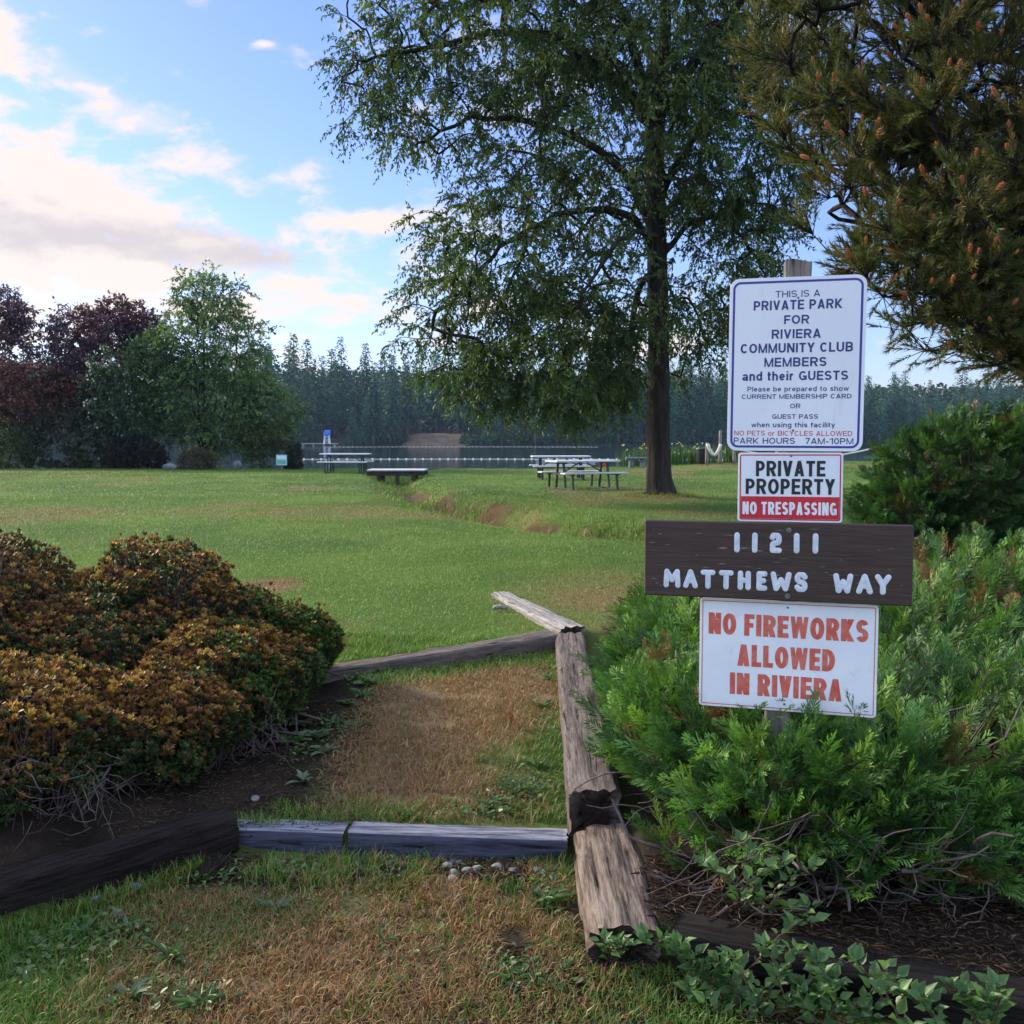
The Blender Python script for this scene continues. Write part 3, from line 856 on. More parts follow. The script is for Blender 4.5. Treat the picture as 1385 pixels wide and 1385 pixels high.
small_tree('purple_leaf_tree', 'purple leaved tree cut by the left edge of the photo', 'tree', -25.4, 50.5, 9,
           [(-25.4, 50.5, 5.6, 2.4, 2.4, 3.4), (-24.9, 50.5, 7.6, 1.4, 1.3, 1.4)], 330,
           [(.09, .045, .085), (.11, .055, .085)], ll=.17, lw=.10, nst=3)
small_tree('copper_leaf_tree', 'low copper red leaved tree in front of the purple trees', 'tree', -22.4, 47.6, 4.6,
           [(-22.6, 47.6, 3.6, 2.4, 1.6, 1.5), (-20.7, 47.8, 3.4, 1.4, 1.3, 1.3)], 260,
           [(.12, .042, .036), (.085, .034, .034), (.14, .06, .045)], ll=.17, lw=.10, nst=2, droop=.5)
def blossoms(T, C, D):
    mb = MB()
    k = rng.choice(len(C), 110)
    p = C[k] + D[k] * rng.uniform(.1, .5, (110, 1))
    n = 5
    pp = np.repeat(p, n, 0) + rng.normal(0, .07, (110 * n, 3))
    d = norm(rng.normal(0, 1, pp.shape)); rot = frames(d, norm(rng.normal(0, 1, pp.shape)))
    scatter(mb, LEAF_V, LEAF_F, pp, rot, rng.uniform(.07, .13, len(pp)), np.tile([[.62, .62, .60]], (len(pp), 1)))
    mb.build('blossom', m_leaf, T)
small_tree('blossom_tree', 'dark green small tree with white blossom between purple tree and light green tree', 'tree', -17.9, 47.2, 5.2,
           [(-17.8, 47.2, 3.6, 1.7, 1.4, 2.3), (-17.0, 47.0, 2.2, 1.6, 1.2, 1.5)], 260,
           [(.050, .090, .042), (.065, .115, .048)], ll=.15, lw=.08, nst=2, droop=.4, extra=blossoms)
def bush(name, label, x, y, blobs, ncl, pal, ll=.12, lw=.06, ntw=5, nleaf=8, L=.3, cat='shrub', group=None):
    return small_tree(name, label, cat, x, y, 1.0, blobs, ncl, pal, ll, lw, ntw, nleaf, L, .15, 4, None, group, r0=.04, shell=.45, spread=.7)
bush('hedge_bush', 'rounded olive green bush at the far left edge of the lawn', -23.4, 45.6, [(-23.6, 45.6, 1.45, 1.9, 1.3, 1.35), (-22.6, 45.4, .9, 1.2, 1, .8)], 240, [(.050, .080, .026), (.065, .095, .030)])
bush('dark_bush', 'dense dark green bush under the purple trees', -20.3, 46.8, [(-20.2, 46.8, 1.3, 2.6, 1.2, 1.6), (-18.6, 46.4, .9, 1.4, 1, 1.0)], 420, [(.030, .050, .028), (.040, .060, .032)])
bush('dark_bush', 'low blackish purple bush at the foot of the white blossom tree', -16.7, 45.8, [(-16.7, 45.8, .8, 1.3, .9, .85)], 170, [(.020, .012, .020), (.026, .018, .022)])
bush('pale_bush', 'pale olive shrub with brownish tips standing alone on the lawn edge', -13.6, 44.4, [(-13.6, 44.4, .6, .85, .7, .5)], 120, [(.085, .090, .040), (.11, .085, .05)], .09, .035, 5, 8, .22)
bush('pale_bush', 'loose yellow green bush between the slender tree and the blue sign', -11.2, 46.2, [(-11.2, 46.2, 1.3, .9, .7, 1.1), (-10.6, 46.2, 1.7, .7, .6, .7)], 110, [(.09, .125, .036), (.075, .10, .04)], .13, .05)
def dark_column():
    bush('clipped_bush', 'dark upright clipped bush right beside the blue sign', -9.5, 44.6, [(-9.5, 44.6, .75, .42, .4, .55), (-9.5, 44.6, 1.15, .36, .36, .3), (-9.5, 44.6, .45, .42, .4, .3)], 150, [(.026, .040, .022), (.034, .05, .026)], .07, .03, 5, 8, .14)
dark_column()

# ------------------------------------------------------------------ conifers over the water
def conifer_meshes(seed, light=1.0, bare=.16):
    r = np.random.default_rng(seed)
    tm = MB(); n = 9
    zs = np.linspace(0, 1, n)
    tube(tm, [(r.normal(0, .003), r.normal(0, .003), z) for z in zs], .013 * (1 - zs) + .0012, 6)
    P_, R_, S_, Cc = [], [], [], []
    nb = 120
    for i in range(nb):
        z = bare + (1 - bare) * (i / nb) ** .92
        rad = .19 * (1 - z) ** .82 * (1 - .45 * math.exp(-((z - bare) / .10) ** 2)) * r.uniform(.65, 1.15) + .012
        a = i * 2.399 + r.normal(0, .3)
        dx, dy = math.cos(a), math.sin(a)
        m = max(4, int(rad * 110))
        for s in range(m):
            u = (s + .7) / m
            zz = z + .03 * u - rad * .75 * u * u + r.normal(0, .004)
            P_.append((dx * rad * u + r.normal(0, .007), dy * rad * u + r.normal(0, .007), zz))
            R_.append((dx + r.normal(0, .5), dy + r.normal(0, .5), -.55 + r.normal(0, .3)))
            S_.append(.036 * (1.15 - .5 * u) * r.uniform(.7, 1.3) * (1 - .30 * z))
            Cc.append(np.array([.028, .078, .050]) * r.uniform(.6, 1.45) * light + (np.array([.006, .012, .0]) * u))
    P_ = np.array(P_); rot = frames(norm(np.array(R_)), norm(r.normal(0, .5, P_.shape) + np.array([0, 0, 1.0])))
    cm = MB()
    S_ = np.array(S_)
    scatter(cm, LEAF_V, LEAF_F, P_, rot, np.stack([S_ * .62, S_, S_], 1), np.array(Cc))
    return tm.mesh('conifer_trunk', m_bark_grey), cm.mesh('conifer_crown', m_needle)
CON = [conifer_meshes(100 + k, (1.0, .62, 1.35, .8, 1.7, 1.15)[k], .14 + .05 * (k % 3)) for k in range(6)]
CONL = [conifer_meshes(200 + k, light=1.7, bare=.03) for k in range(3)]
def conifer(x, y, h, k, light=False):
    tm, cm = (CONL if light else CON)[k % (3 if light else 6)]
    T = thing('conifer_tree', ('small pale green conifer standing in front of the dark forest on the far shore' if light else 'tall dark conifer in the forest on the far shore of the lake'), 'tree',
              (x, y, gz_(x, y) - .2), 'young pale conifers on the far shore' if light else 'dark conifers of the far shore forest')
    T.rotation_euler = (0, 0, rng.uniform(0, 6.28)); w = rng.uniform(1.15, 1.75) * h
    T.scale = (w, w, h)
    for nm, me in (('trunk', tm), ('crown', cm)):
        o = bpy.data.objects.new(nm, me); COL.objects.link(o); o.parent = T
    return T
nrow = 0
for row, (dy, hlo, hhi, step) in enumerate(((7, 17, 24, 5.4), (14, 20, 27, 5.6), (23, 22, 29, 6.2), (36, 24, 31, 7.0), (52, 24, 32, 8.5))):
    x = -168 + rng.uniform(0, 4)
    while x < 215:
        y = float(shore(x)) + dy + rng.normal(0, 4.0)
        hm = 1.0 - .22 * float(ss(20, 110, x)) + .06 * float(ss(-20, -50, x)) + .10 * (float(vn(x / 22.0, .5, 77)) - .5) * 2
        gap = (-30 < x < -12 and row < 2) or (-61 < x < -46 and row == 0)      # the bare slope, the little beach
        if not gap and nrow < 285:
            conifer(x, y, rng.uniform(hlo - 3, hhi) * hm * (1.16 if rng.uniform() < .18 else 1.0), int(rng.integers(0, 6)))
            nrow += 1
        x += step * rng.uniform(.75, 1.3)
for (px, h) in ((497, 14), (478, 11), (520, 10), (1000, 9), (914, 10), (935, 8), (735, 8), (660, 9)):
    sx_ = (px - 692.5) / F * 302
    conifer(sx_, float(shore(sx_)) + rng.uniform(1.5, 4), h, int(rng.integers(0, 3)), True)
# the wood behind the last rows and the scrub along the far bank: nobody could count them
um = MB()
nb_ = 26000
x = rng.uniform(-175, 225, nb_); y = shore(x) + rng.uniform(1.5, 9, nb_)
hh = 3.2 * fbm(x / 6.0, y / 9.0, 3, 61) + .2
z = height(x, y) + rng.uniform(0, 1, nb_) * hh
k = ~((x > -31) & (x < -15) & (y < shore(x) + 14)) & ~((x > -58) & (x < -44))
pp = np.stack([x, y, z], 1)[k]
d = norm(rng.normal(0, 1, pp.shape) + np.array([0, -.3, .2]))
scatter(um, LEAF_V, LEAF_F, pp, frames(d, norm(rng.normal(0, 1, pp.shape))), np.stack([rng.uniform(.4, .8, len(pp)), rng.uniform(.7, 1.3, len(pp)), np.ones(len(pp))], 1),
        pick([(.020, .040, .020), (.030, .055, .022), (.045, .075, .026)], len(pp)) * rng.uniform(.7, 1.3, (len(pp), 1)))
nb_ = 60000
x = rng.uniform(-200, 260, nb_); y = shore(x) + rng.uniform(55, 130, nb_)
top = 18 + 8 * fbm(x / 7.0, y / 20.0, 3, 63)
top = top * (1 - .16 * ss(40, 120, x))
z = height(x, y) + top * rng.uniform(.02, 1, nb_) * (1 - .0)
pp = np.stack([x, y, z], 1)
d = norm(rng.normal(0, 1, pp.shape) + np.array([0, 0, -.6]))
scatter(um, LEAF_V, LEAF_F, pp, frames(d, norm(rng.normal(0, 1, pp.shape))), np.stack([rng.uniform(.9, 1.6, nb_), rng.uniform(1.4, 2.4, nb_), np.ones(nb_)], 1),
        pick([(.018, .038, .020), (.026, .048, .022)], nb_) * rng.uniform(.7, 1.3, (nb_, 1)))
tag(um.build('far_wood', m_needle), 'dark scrub and deeper wood along the far shore', 'woodland', kind='stuff')

# ------------------------------------------------------------------ pine at the right
def pine():
    x0, y0 = 7.0, 9.6
    T = thing('pine_tree', 'big pine with rust coloured pollen cones overhanging the signs from the right', 'tree', (x0, y0, gz_(x0, y0)))
    sk = Skeleton(9000)
    ids = sk.line([(x0, y0, gz_(x0, y0) - .1), (x0 - .1, y0, 2.5), (x0, y0, 5.0), (x0 + .05, y0, 8.5)], (.24, .20, .15, .05), sub=6, att_from=.15)
    nt = sk.n
    for (z, a, L, rise) in ((2.6, 225, 2.6, .2), (3.1, 185, 4.2, .5), (3.4, 160, 3.4, .5), (3.9, 205, 4.4, .6), (4.4, 235, 3.6, .7), (4.8, 180, 4.2, .8), (5.3, 210, 3.8, 1.0), (5.8, 190, 3.4, 1.2), (3.0, 255, 3.0, .4), (6.4, 220, 2.8, 1.2), (5.0, 150, 3.0, .8)):
        j = ids[int(np.argmin([abs(sk.p[i][2] - z) for i in ids]))]
        c, s = math.cos(R(a)), math.sin(R(a)) * .8
        sk.line([sk.p[j], (x0 + c * L * .4, y0 + s * L * .4, z + rise * .15), (x0 + c * L * .75, y0 + s * L * .75, z + rise * .4), (x0 + c * L, y0 + s * L, z + rise)], (.07, .055, .035, .015), par=j, sub=6, wob=.02, att_from=.2)
    blobs = [(5.7, 8.8, 5.0, 3.7, 2.6, 2.0), (4.6, 8.5, 3.5, 1.9, 1.5, 1.2), (3.7, 8.6, 4.3, 1.6, 1.3, 1.0), (5.6, 8.4, 3.2, 1.5, 1.3, .95), (4.1, 8.4, 2.75, .9, .9, .45), (3.3, 8.3, 3.5, 1.0, .9, .7), (2.9, 8.6, 4.9, 1.0, .9, .9), (4.6, 8.3, 2.5, .9, .8, .35), (5.2, 8.8, 7.0, 2.8, 2.4, 1.3), (5.0, 8.2, 2.65, 1.0, .9, .4), (4.6, 8.3, 2.45, .9, .8, .40, 2.2), (5.0, 8.2, 2.2, .9, .7, .35, 2.2), (3.9, 8.2, 2.40, .7, .5, .32, 2.5), (3.3, 8.2, 2.80, .7, .5, .40, 2.2), (3.6, 8.3, 3.2, .8, .7, .5, 1.6)]
    C, D = in_blobs(blobs, 1650, .35)
    k = (C[:, 0] > 2.05)
    C, D = C[k], D[k]
    ends, dirs = sk.grow(C, 4, -.05, .06)
    rad = sk.finish(.0042, .42, .05)
    tm = MB()
    tube(tm, sk.p[:nt], sk.r[:nt], 12)
    sk.mesh(tm, rad, 5, start=nt)
    # shoots: a bottle brush of paired needles
    r = np.random.default_rng(5)
    nv, nf = [], []
    for i in range(46):
        u = r.uniform(0, 1); a = r.uniform(0, 2 * PI); sp_ = R(r.uniform(25, 55)) * (1.1 - .4 * u)
        bx = np.array([0, .16 * u, 0])
        d = np.array([math.cos(a) * math.sin(sp_), math.cos(sp_), math.sin(a) * math.sin(sp_)])
        L = r.uniform(.050, .072)
        side = np.cross(d, r.normal(0, 1, 3)); side /= np.linalg.norm(side)
        b = len(nv)
        nv += [bx - side * .0036, bx + side * .0036, bx + d * L]
        nf.append([b, b + 1, b + 2])
    nv = np.array(nv); nf = np.array(nf)
    nsh = 15
    N = len(C) * nsh
    c = np.repeat(C, nsh, 0); d = norm(np.repeat(norm(D * .5 + dirs), nsh, 0) * .8 + rng.normal(0, .5, (N, 3)) + np.array([0, 0, .85]))
    Ls = rng.uniform(.04, .24, N)
    b0 = c + d * Ls[:, None] * np.array([1, 1, .6])
    frustums(tm, c, b0 + d * .14, np.full(N, .0045), np.full(N, .0028), 3)
    col = pick([(.095, .118, .030), (.125, .135, .036), (.068, .092, .030), (.17, .135, .045)], N) * rng.uniform(.8, 1.2, (N, 1))
    nm = MB()
    scatter(nm, nv, nf, b0, frames(d, norm(rng.normal(0, 1, (N, 3)))), rng.uniform(.85, 1.2, N), col)
    tm.build('trunk', m_bark, T)
    nm.build('crown', m_needle, T)
    # pollen cones at the shoot tips that face the path; each a knobbly spike
    cm = MB()
    vs, fs = [], []
    for i in range(34):
        u = i / 33; a = i * 2.4
        rr = .0125 * math.sin(PI * (.12 + .8 * u)) + .002
        pz = np.array([rr * math.cos(a), .002 + .055 * u, rr * math.sin(a)])
        s = .0085
        b = len(vs)
        o_ = np.array([math.cos(a), .25, math.sin(a)]); t1 = np.array([-math.sin(a), 0, math.cos(a)])
        vs += [pz - t1 * s, pz + np.array([0, -s, 0]), pz + t1 * s, pz + np.array([0, s, 0]), pz + o_ * s * 1.3]
        fs += [[b, b + 1, b + 4], [b + 1, b + 2, b + 4], [b + 2, b + 3, b + 4], [b + 3, b, b + 4]]
    cm.add(np.array(vs), np.array(fs), (1, 1, 1))
    cme = cm.mesh('pollen_cone', rough_mat('rust_cone', (.30, .085, .035), (.46, .17, .065), 60, rough=.8, bump=.2), False)
    tips = b0 + d * .17
    vis = (tips[:, 1] < 9.2) & (tips[:, 0] < .515 * tips[:, 1] + .1) & (tips[:, 2] < 1.6 + .44 * tips[:, 1]) & (d[:, 2] > .1)
    order = np.where(vis)[0]; order = order[np.argsort(tips[order, 1])]
    cells, keep_ = {}, []                       # the foremost shoots all over the side that faces the path
    for i in order:
        k_ = (int(math.floor(tips[i, 0] / tips[i, 1] / .034)), int(math.floor(tips[i, 2] / tips[i, 1] / .034)))
        if cells.get(k_, 0) < (1 if (k_[0] * 7 + k_[1] * 3) % 4 else 2) and len(keep_) < 100:
            cells[k_] = cells.get(k_, 0) + 1; keep_.append(i)
    order = keep_
    for i in order:
        o = bpy.data.objects.new('pollen_cone', cme); COL.objects.link(o); o.parent = T
        o.location = Vector(tips[i]) - Vector(T.location)
        o.rotation_euler = Vector(d[i] + np.array([0, 0, .35])).to_track_quat('Y', 'Z').to_euler()
        s = rng.uniform(.6, 1.0); o.scale = (s * .8, s * 1.25, s * .8)
pine()

# ------------------------------------------------------------------ junipers
def spray_template(seed, n=11):
    r = np.random.default_rng(seed)
    V, Fc, Cc = [], [], []
    def diamond(p, d, L, w, up, c):
        s = np.cross(d, up); s /= max(np.linalg.norm(s), 1e-6)
        b = len(V)
        V.extend([p, p + d * L * .4 - s * w, p + d * L, p + d * L * .4 + s * w]); Fc.extend([[b, b + 3, b + 2], [b, b + 2, b + 1]])
        Cc.extend([c * .82, c, c * 1.25, c])
    for i in range(n):
        t_ = .06 + .9 * i / n
        base = np.array([0, t_, .10 * t_ * t_])
        for s in (-1, 1):
            L = (.40 * (1 - t_) ** .7 + .10) * r.uniform(.75, 1.15)
            el = r.uniform(-.45, .6)
            d = np.array([s * math.sin(R(36)), math.cos(R(36)), el * .7]); d /= np.linalg.norm(d)
            up = np.array([r.normal(0, .4), r.normal(0, .4), 1.0])
            c = (.85 + .30 * t_) * r.uniform(.85, 1.15)
            diamond(base, d, L, .020, up, c)
            for q_ in (.3, .55):
                d2 = d + np.array([r.choice([-1, 1]) * .45, .15, r.uniform(-.3, .4)]); d2 /= np.linalg.norm(d2)
                diamond(base + d * L * q_, d2, L * .45, .015, up, c * 1.05)
    diamond(np.array([0, .9, .09]), np.array([0, 1, .1]), .16, .018, np.array([0, 0, 1.0]), 1.2)
    return np.array(V), np.array(Fc), np.array(Cc)
SPR = [spray_template(s) for s in (1, 2, 3)]
def juniper(label, blobs, root, nplume, plen, size, bias, pal, low=.1, nsp=11, bare=0, group='junipers right of the path', brown=.04, twigcol=(1, 1, 1)):
    T = thing('juniper_shrub', label, 'shrub', (root[0], root[1], gz_(root[0], root[1])), group)
    B = np.array([b[:6] for b in blobs], float)
    w = (B[:, 3] * B[:, 4] + B[:, 3] * B[:, 5] + B[:, 4] * B[:, 5]); w = w / w.sum()
    tips = []
    while len(tips) < nplume:
        k = rng.choice(len(B), p=w)
        d = norm(rng.normal(0, 1, 3))
        if d[2] < -.25: continue
        rr = rng.uniform(.80, 1.04) * (.86 + .28 * float(vn(d[0] * 3 + k * 7, d[1] * 3 + d[2] * 2, 91)))
        p = B[k, :3] + d * B[k, 3:] * rr
        if np.min(np.linalg.norm((p - B[:, :3]) / B[:, 3:], axis=1)) < .70: continue
        if p[2] < gz_(p[0], p[1]) + low: continue
        if .55 < p[0] < 1.75 and p[1] < 4.1 and p[2] > .61: continue
        if p[0] < .36 + .03 * p[1] and rng.uniform() < .5: continue
        tips.append((p, norm(d / B[k, 3:])))
    tp = np.array([t_[0] for t_ in tips]); nr = np.array([t_[1] for t_ in tips])
    bias = np.array(bias)
    pd = norm(nr * np.array([1, 1, .55]) + bias + rng.normal(0, .28, tp.shape))
    fm = MB(); bm = MB()
    N = len(tp)
    L = plen * rng.uniform(.75, 1.25, N)
    start = tp - pd * L[:, None] - np.array([0, 0, 1.0]) * (L * .18)[:, None]
    midp = tp - pd * (L * .45)[:, None] - np.array([0, 0, 1.0]) * (L * .02)[:, None]
    rootp = np.array([root[0], root[1], gz_(root[0], root[1]) + .05]) + rng.normal(0, .12, (N, 3)) * np.array([1, 1, .3])
    rk = B[:, :3][np.argmin(np.linalg.norm(tp[:, None] - B[None, :, :3], axis=2), axis=1)] * np.array([1, 1, .6]) + rng.normal(0, .1, (N, 3))
    frustums(bm, rootp, rk, np.full(N, .010), np.full(N, .007), 4)
    frustums(bm, rk, start, np.full(N, .007), np.full(N, .005), 4)
    frustums(bm, start, midp, np.full(N, .0045), np.full(N, .0035), 3)
    frustums(bm, midp, tp, np.full(N, .0035), np.full(N, .002), 3)
    cols = pick(pal, N) * rng.uniform(.60, 1.30, (N, 1))
    dead = rng.uniform(0, 1, N) < brown
    for s in range(nsp):
        u = (s + 1) / nsp
        pos = np.where(u < .5, start + (midp - start) * (u / .5), midp + (tp - midp) * ((u - .5) / .5)) if False else (start * (1 - u) ** 2 + 2 * u * (1 - u) * midp + u * u * tp)
        sd_ = 1 if s % 2 else -1
        side = norm(np.cross(pd, np.array([0, 0, 1.0])))
        d = norm(pd * .85 + side * sd_ * (.55 * (1 - .6 * u)) + rng.normal(0, .22, pos.shape) + np.array([0, 0, .12]))
        nrm = norm(nr * .6 + rng.normal(0, .35, pos.shape) + np.array([0, 0, .6]))
        V, Fc, Cc = SPR[s % 3]
        sz = size * rng.uniform(.55, 1.25, N) * (.75 + .35 * u)
        cc = np.where((dead & (u > .5) | (rng.uniform(0, 1, N) < .006))[:, None], np.array([[.16, .085, .032]]), cols * rng.uniform(.85, 1.15, (N, 1)))
        scatter(fm, V, Fc, pos, frames(d, nrm), sz, cc, Cc)
    fm.build('foliage', m_needle, T)
    if bare:
        # tangled bare stems below the foliage, on the path side
        for i in range(bare):
            k = rng.integers(0, len(B)); a = rng.uniform(R(180), R(360))
            c0 = B[k]
            x_ = c0[0] + rng.uniform(-1, 1) * c0[3] * .95; y_ = c0[1] - c0[4] * rng.uniform(.55, 1.0)
            z_ = gz_(x_, y_)
            p0 = np.array([x_, y_, z_ + rng.uniform(.02, .22)])
            pts = [p0]
            dd = norm(np.array([rng.normal(0, 1), rng.normal(-.25, .6), rng.normal(-.05, .45)]))
            for s in range(5):
                dd = norm(dd + rng.normal(0, .35, 3) + np.array([0, 0, .05]))
                q = pts[-1] + dd * rng.uniform(.035, .07)
                q[2] = max(q[2], gz_(q[0], q[1]) + .008)
                pts.append(q)
            rr = rng.uniform(.0018, .0045) if i % 7 else rng.uniform(.006, .010)
            tube(bm, pts, rr * np.linspace(1, .45, 6), 4, cap=False)
    bm.build('branches', m_twig, T)
    return T
JP = [(.060, .145, .028), (.085, .190, .032), (.038, .10, .028), (.125, .235, .036)]
JD = [(.052, .122, .030), (.075, .160, .034), (.036, .09, .028)]
juniper('bright green spreading juniper growing round the foot of the sign post', [(1.00, 3.98, .36, .52, .70, .36), (1.75, 3.85, .36, .85, .72, .38), (.78, 4.3, .33, .38, .7, .30), (2.6, 3.9, .36, .8, .8, .38), (1.35, 3.52, .27, .70, .42, .30), (2.3, 3.35, .26, .6, .45, .28), (1.12, 3.42, .34, .50, .30, .29), (1.55, 3.40, .20, .95, .36, .24)], (1.3, 4.0), 1150, .34, .128, (.22, -.05, .22), JP, low=.10, bare=620, brown=.05)
juniper('low juniper behind the fireworks sign, reaching the edge of the lawn', [(.98, 5.3, .38, .48, .9, .30), (1.25, 6.2, .40, .6, .8, .34), (.74, 4.8, .30, .30, .8, .26)], (1.1, 5.6), 460, .36, .14, (.15, -.05, .2), JP, low=.08)
juniper('broad juniper mass between the sign and the right edge of the photo', [(3.0, 6.3, .36, 1.3, 1.1, .40), (2.3, 5.4, .36, .9, .8, .34), (3.9, 7.4, .42, 1.6, 1.1, .42), (3.4, 5.2, .34, 1.0, .8, .38), (2.2, 7.2, .30, .9, .8, .32)], (2.9, 6.0), 760, .42, .155, (.25, -.05, .18), JP, low=.06, brown=.05)
juniper('tall rounded dark juniper behind the broad juniper mass', [(5.15, 11.6, 1.05, 1.15, 1.0, .80), (4.6, 11.4, .65, .75, .8, .60), (5.9, 11.7, 1.25, 1.0, .9, .68), (6.4, 11.8, .8, .7, .7, .6), (5.0, 11.3, .5, 1.1, .8, .5)], (5.2, 11.7), 1000, .30, .17, (.12, -.1, .05), JD, low=.08, brown=.02)

# ------------------------------------------------------------------ rust tipped shrubs left of the path
def rosette(seed, n=9):
    r = np.random.default_rng(seed)
    V, Fc, Cc = [], [], []
    for i in range(n):
        a = i * 2.4 + r.normal(0, .2); el = R(r.uniform(28, 74))
        L = r.uniform(.8, 1.15); w = .20
        d = np.array([math.cos(a) * math.cos(el), math.sin(el), math.sin(a) * math.cos(el)])
        s = np.array([-math.sin(a), 0, math.cos(a)]); nn_ = np.cross(s, d)
        b = len(V)
        V += [d * .05, d * L * .6 - s * w + nn_ * .05, d * L, d * L * .6 + s * w + nn_ * .05]
        Fc += [[b, b + 3, b + 2], [b, b + 2, b + 1]]
        c = r.uniform(.75, 1.25)
        Cc += [c * .8, c, c * 1.1, c]
    return np.array(V), np.array(Fc), np.array(Cc)
ROS = [rosette(s) for s in (1, 2, 3)]
WARM = [(.21, .095, .026), (.30, .155, .034), (.15, .062, .024), (.36, .22, .05), (.12, .052, .024), (.19, .12, .036)]
COOL = [(.030, .052, .016), (.042, .070, .020), (.060, .085, .022), (.024, .040, .015)]
def rust_shrub(label, blobs, nros, warm, size=.029, green=(1, 1, 1), nest=0, brown=0):
    c0 = blobs[0]
    T = thing('rust_tipped_shrub', label, 'shrub', (c0[0], c0[1], gz_(c0[0], c0[1])), 'rust tipped shrubs left of the path')
    B = np.array([b[:6] for b in blobs], float)
    n = nros * 3
    k = rng.choice(len(B), n, p=(lambda w: w / w.sum())(B[:, 3] * B[:, 4] * 1.0 + B[:, 3] * B[:, 5]))
    d = norm(rng.normal(0, 1, (n, 3)))
    lump = .70 + .46 * vn(d[:, 0] * 3.2 + k * 5, d[:, 1] * 3.2 + d[:, 2] * 3.2, 71) + .14 * vn(d[:, 0] * 9 + k * 5, d[:, 1] * 9 + d[:, 2] * 9, 72)
    depth = rng.uniform(0, 1, n) ** 2.2
    p = B[k, :3] + d * B[k, 3:] * (lump * (1.03 - .34 * depth))[:, None]
    f = np.min(np.linalg.norm((p[:, None] - B[None, :, :3]) / B[None, :, 3:], axis=2), axis=1)
    ok = (f > .58) & (p[:, 2] > height(p[:, 0], p[:, 1]) + .07) & (d[:, 2] > -.55) & (d[:, 1] < .75)
    p, d, depth = p[ok][:nros], d[ok][:nros], depth[ok][:nros]
    N = len(p)
    stray = rng.uniform(0, 1, N) < .035
    p = p + np.where(stray[:, None], (d * .5 + np.array([0, 0, .8])) * rng.uniform(.01, .045, (N, 1)), 0)
    up = norm(d * .7 + np.array([0, 0, .9]) + rng.normal(0, .3, p.shape))
    pw_ = np.clip(warm * (.05 + 1.2 * ss(-.05, .8, d[:, 2])) * (1.15 - depth) * (.10 + 1.25 * vn(p[:, 0] * 5, p[:, 1] * 5 + p[:, 2] * 5, 73)), 0, .96)
    isw = rng.uniform(0, 1, N) < pw_
    col = np.where(isw[:, None], pick(WARM, N), pick(COOL, N) * np.array(green)) * rng.uniform(.8, 1.2, (N, 1))
    col = np.where((isw & (rng.uniform(0, 1, N) < brown))[:, None], np.array([[.10, .060, .030]]) * rng.uniform(.8, 1.4, (N, 1)), col)
    fm = MB(); bm = MB()
    for s in range(3):
        m = np.arange(N) % 3 == s
        V, Fc, Cc = ROS[s]
        scatter(fm, V, Fc, p[m], frames(up[m], norm(rng.normal(0, 1, p[m].shape))), size * rng.uniform(.55, 1.3, m.sum()), col[m], Cc)
    m = np.arange(N) % 3 == 0
    a = p[m]; inner = a - up[m] * rng.uniform(.10, .2, (m.sum(), 1)) - d[m] * .05
    frustums(bm, inner, a, np.full(len(a), .0028), np.full(len(a), .0016), 3)
    root = np.array([c0[0], c0[1], gz_(c0[0], c0[1])])
    m2 = np.arange(len(a)) % 5 == 0
    rt = root + rng.normal(0, 1, (m2.sum(), 3)) * np.array([.15, .15, 0])
    frustums(bm, rt, inner[m2], np.full(m2.sum(), .007), np.full(m2.sum(), .003), 4)
    # bare skirt twigs
    for i in range(nest):
        x_ = c0[0] + rng.uniform(-1.0, 1.0) * c0[3]; y_ = c0[1] - c0[4] * rng.uniform(.6, 1.0)
        p0 = np.array([x_, y_, gz_(x_, y_) + rng.uniform(.04, .26)])
        dd = norm(np.array([rng.normal(0, .7), rng.normal(-.3, .5), rng.normal(-.35, .4)])); pts = [p0]
        for s in range(4):
            dd = norm(dd + rng.normal(0, .3, 3)); q = pts[-1] + dd * .04; q[2] = max(q[2], gz_(q[0], q[1]) + .006); pts.append(q)
        tube(bm, pts, rng.uniform(.0012, .003) * np.linspace(1, .5, 5), 4, cap=False)
    fm.build('foliage', m_dark_leaf, T)
    bm.build('branches', m_twig, T)
    return T
rust_shrub('rounded orange brown shrub standing highest at the back of the left bed', [(-1.93, 5.65, .50, .48, .50, .47), (-2.05, 5.2, .42, .36, .4, .36)], 8200, 1.05)
rust_shrub('rust brown shrub at the left edge behind the others', [(-2.75, 5.3, .52, .55, .55, .52), (-2.45, 5.0, .46, .42, .4, .38)], 8200, .8, brown=.55)
rust_shrub('mostly green shrub with few orange tips at the far right end of the left bed', [(-1.62, 6.0, .36, .36, .40, .32), (-1.32, 6.05, .32, .26, .34, .26)], 6200, .42, green=(1.5, 1.8, 1.1))
rust_shrub('yellow orange tipped shrub over a nest of bare twigs, nearest the path', [(-1.44, 5.05, .36, .38, .46, .28), (-1.28, 5.35, .30, .24, .34, .22)], 7800, 1.1, green=(1.3, 1.5, 1.1), nest=170)
rust_shrub('low wide orange tipped shrub in the front left corner of the bed', [(-2.0, 4.14, .29, .52, .52, .34), (-1.60, 4.44, .27, .36, .44, .30), (-2.5, 3.9, .32, .45, .50, .35)], 14000, 1.15, nest=240)
rust_shrub('brown shrub filling the middle of the left bed between the taller ones', [(-2.1, 4.95, .42, .42, .38, .30), (-1.75, 5.15, .36, .3, .3, .28)], 4200, .6)
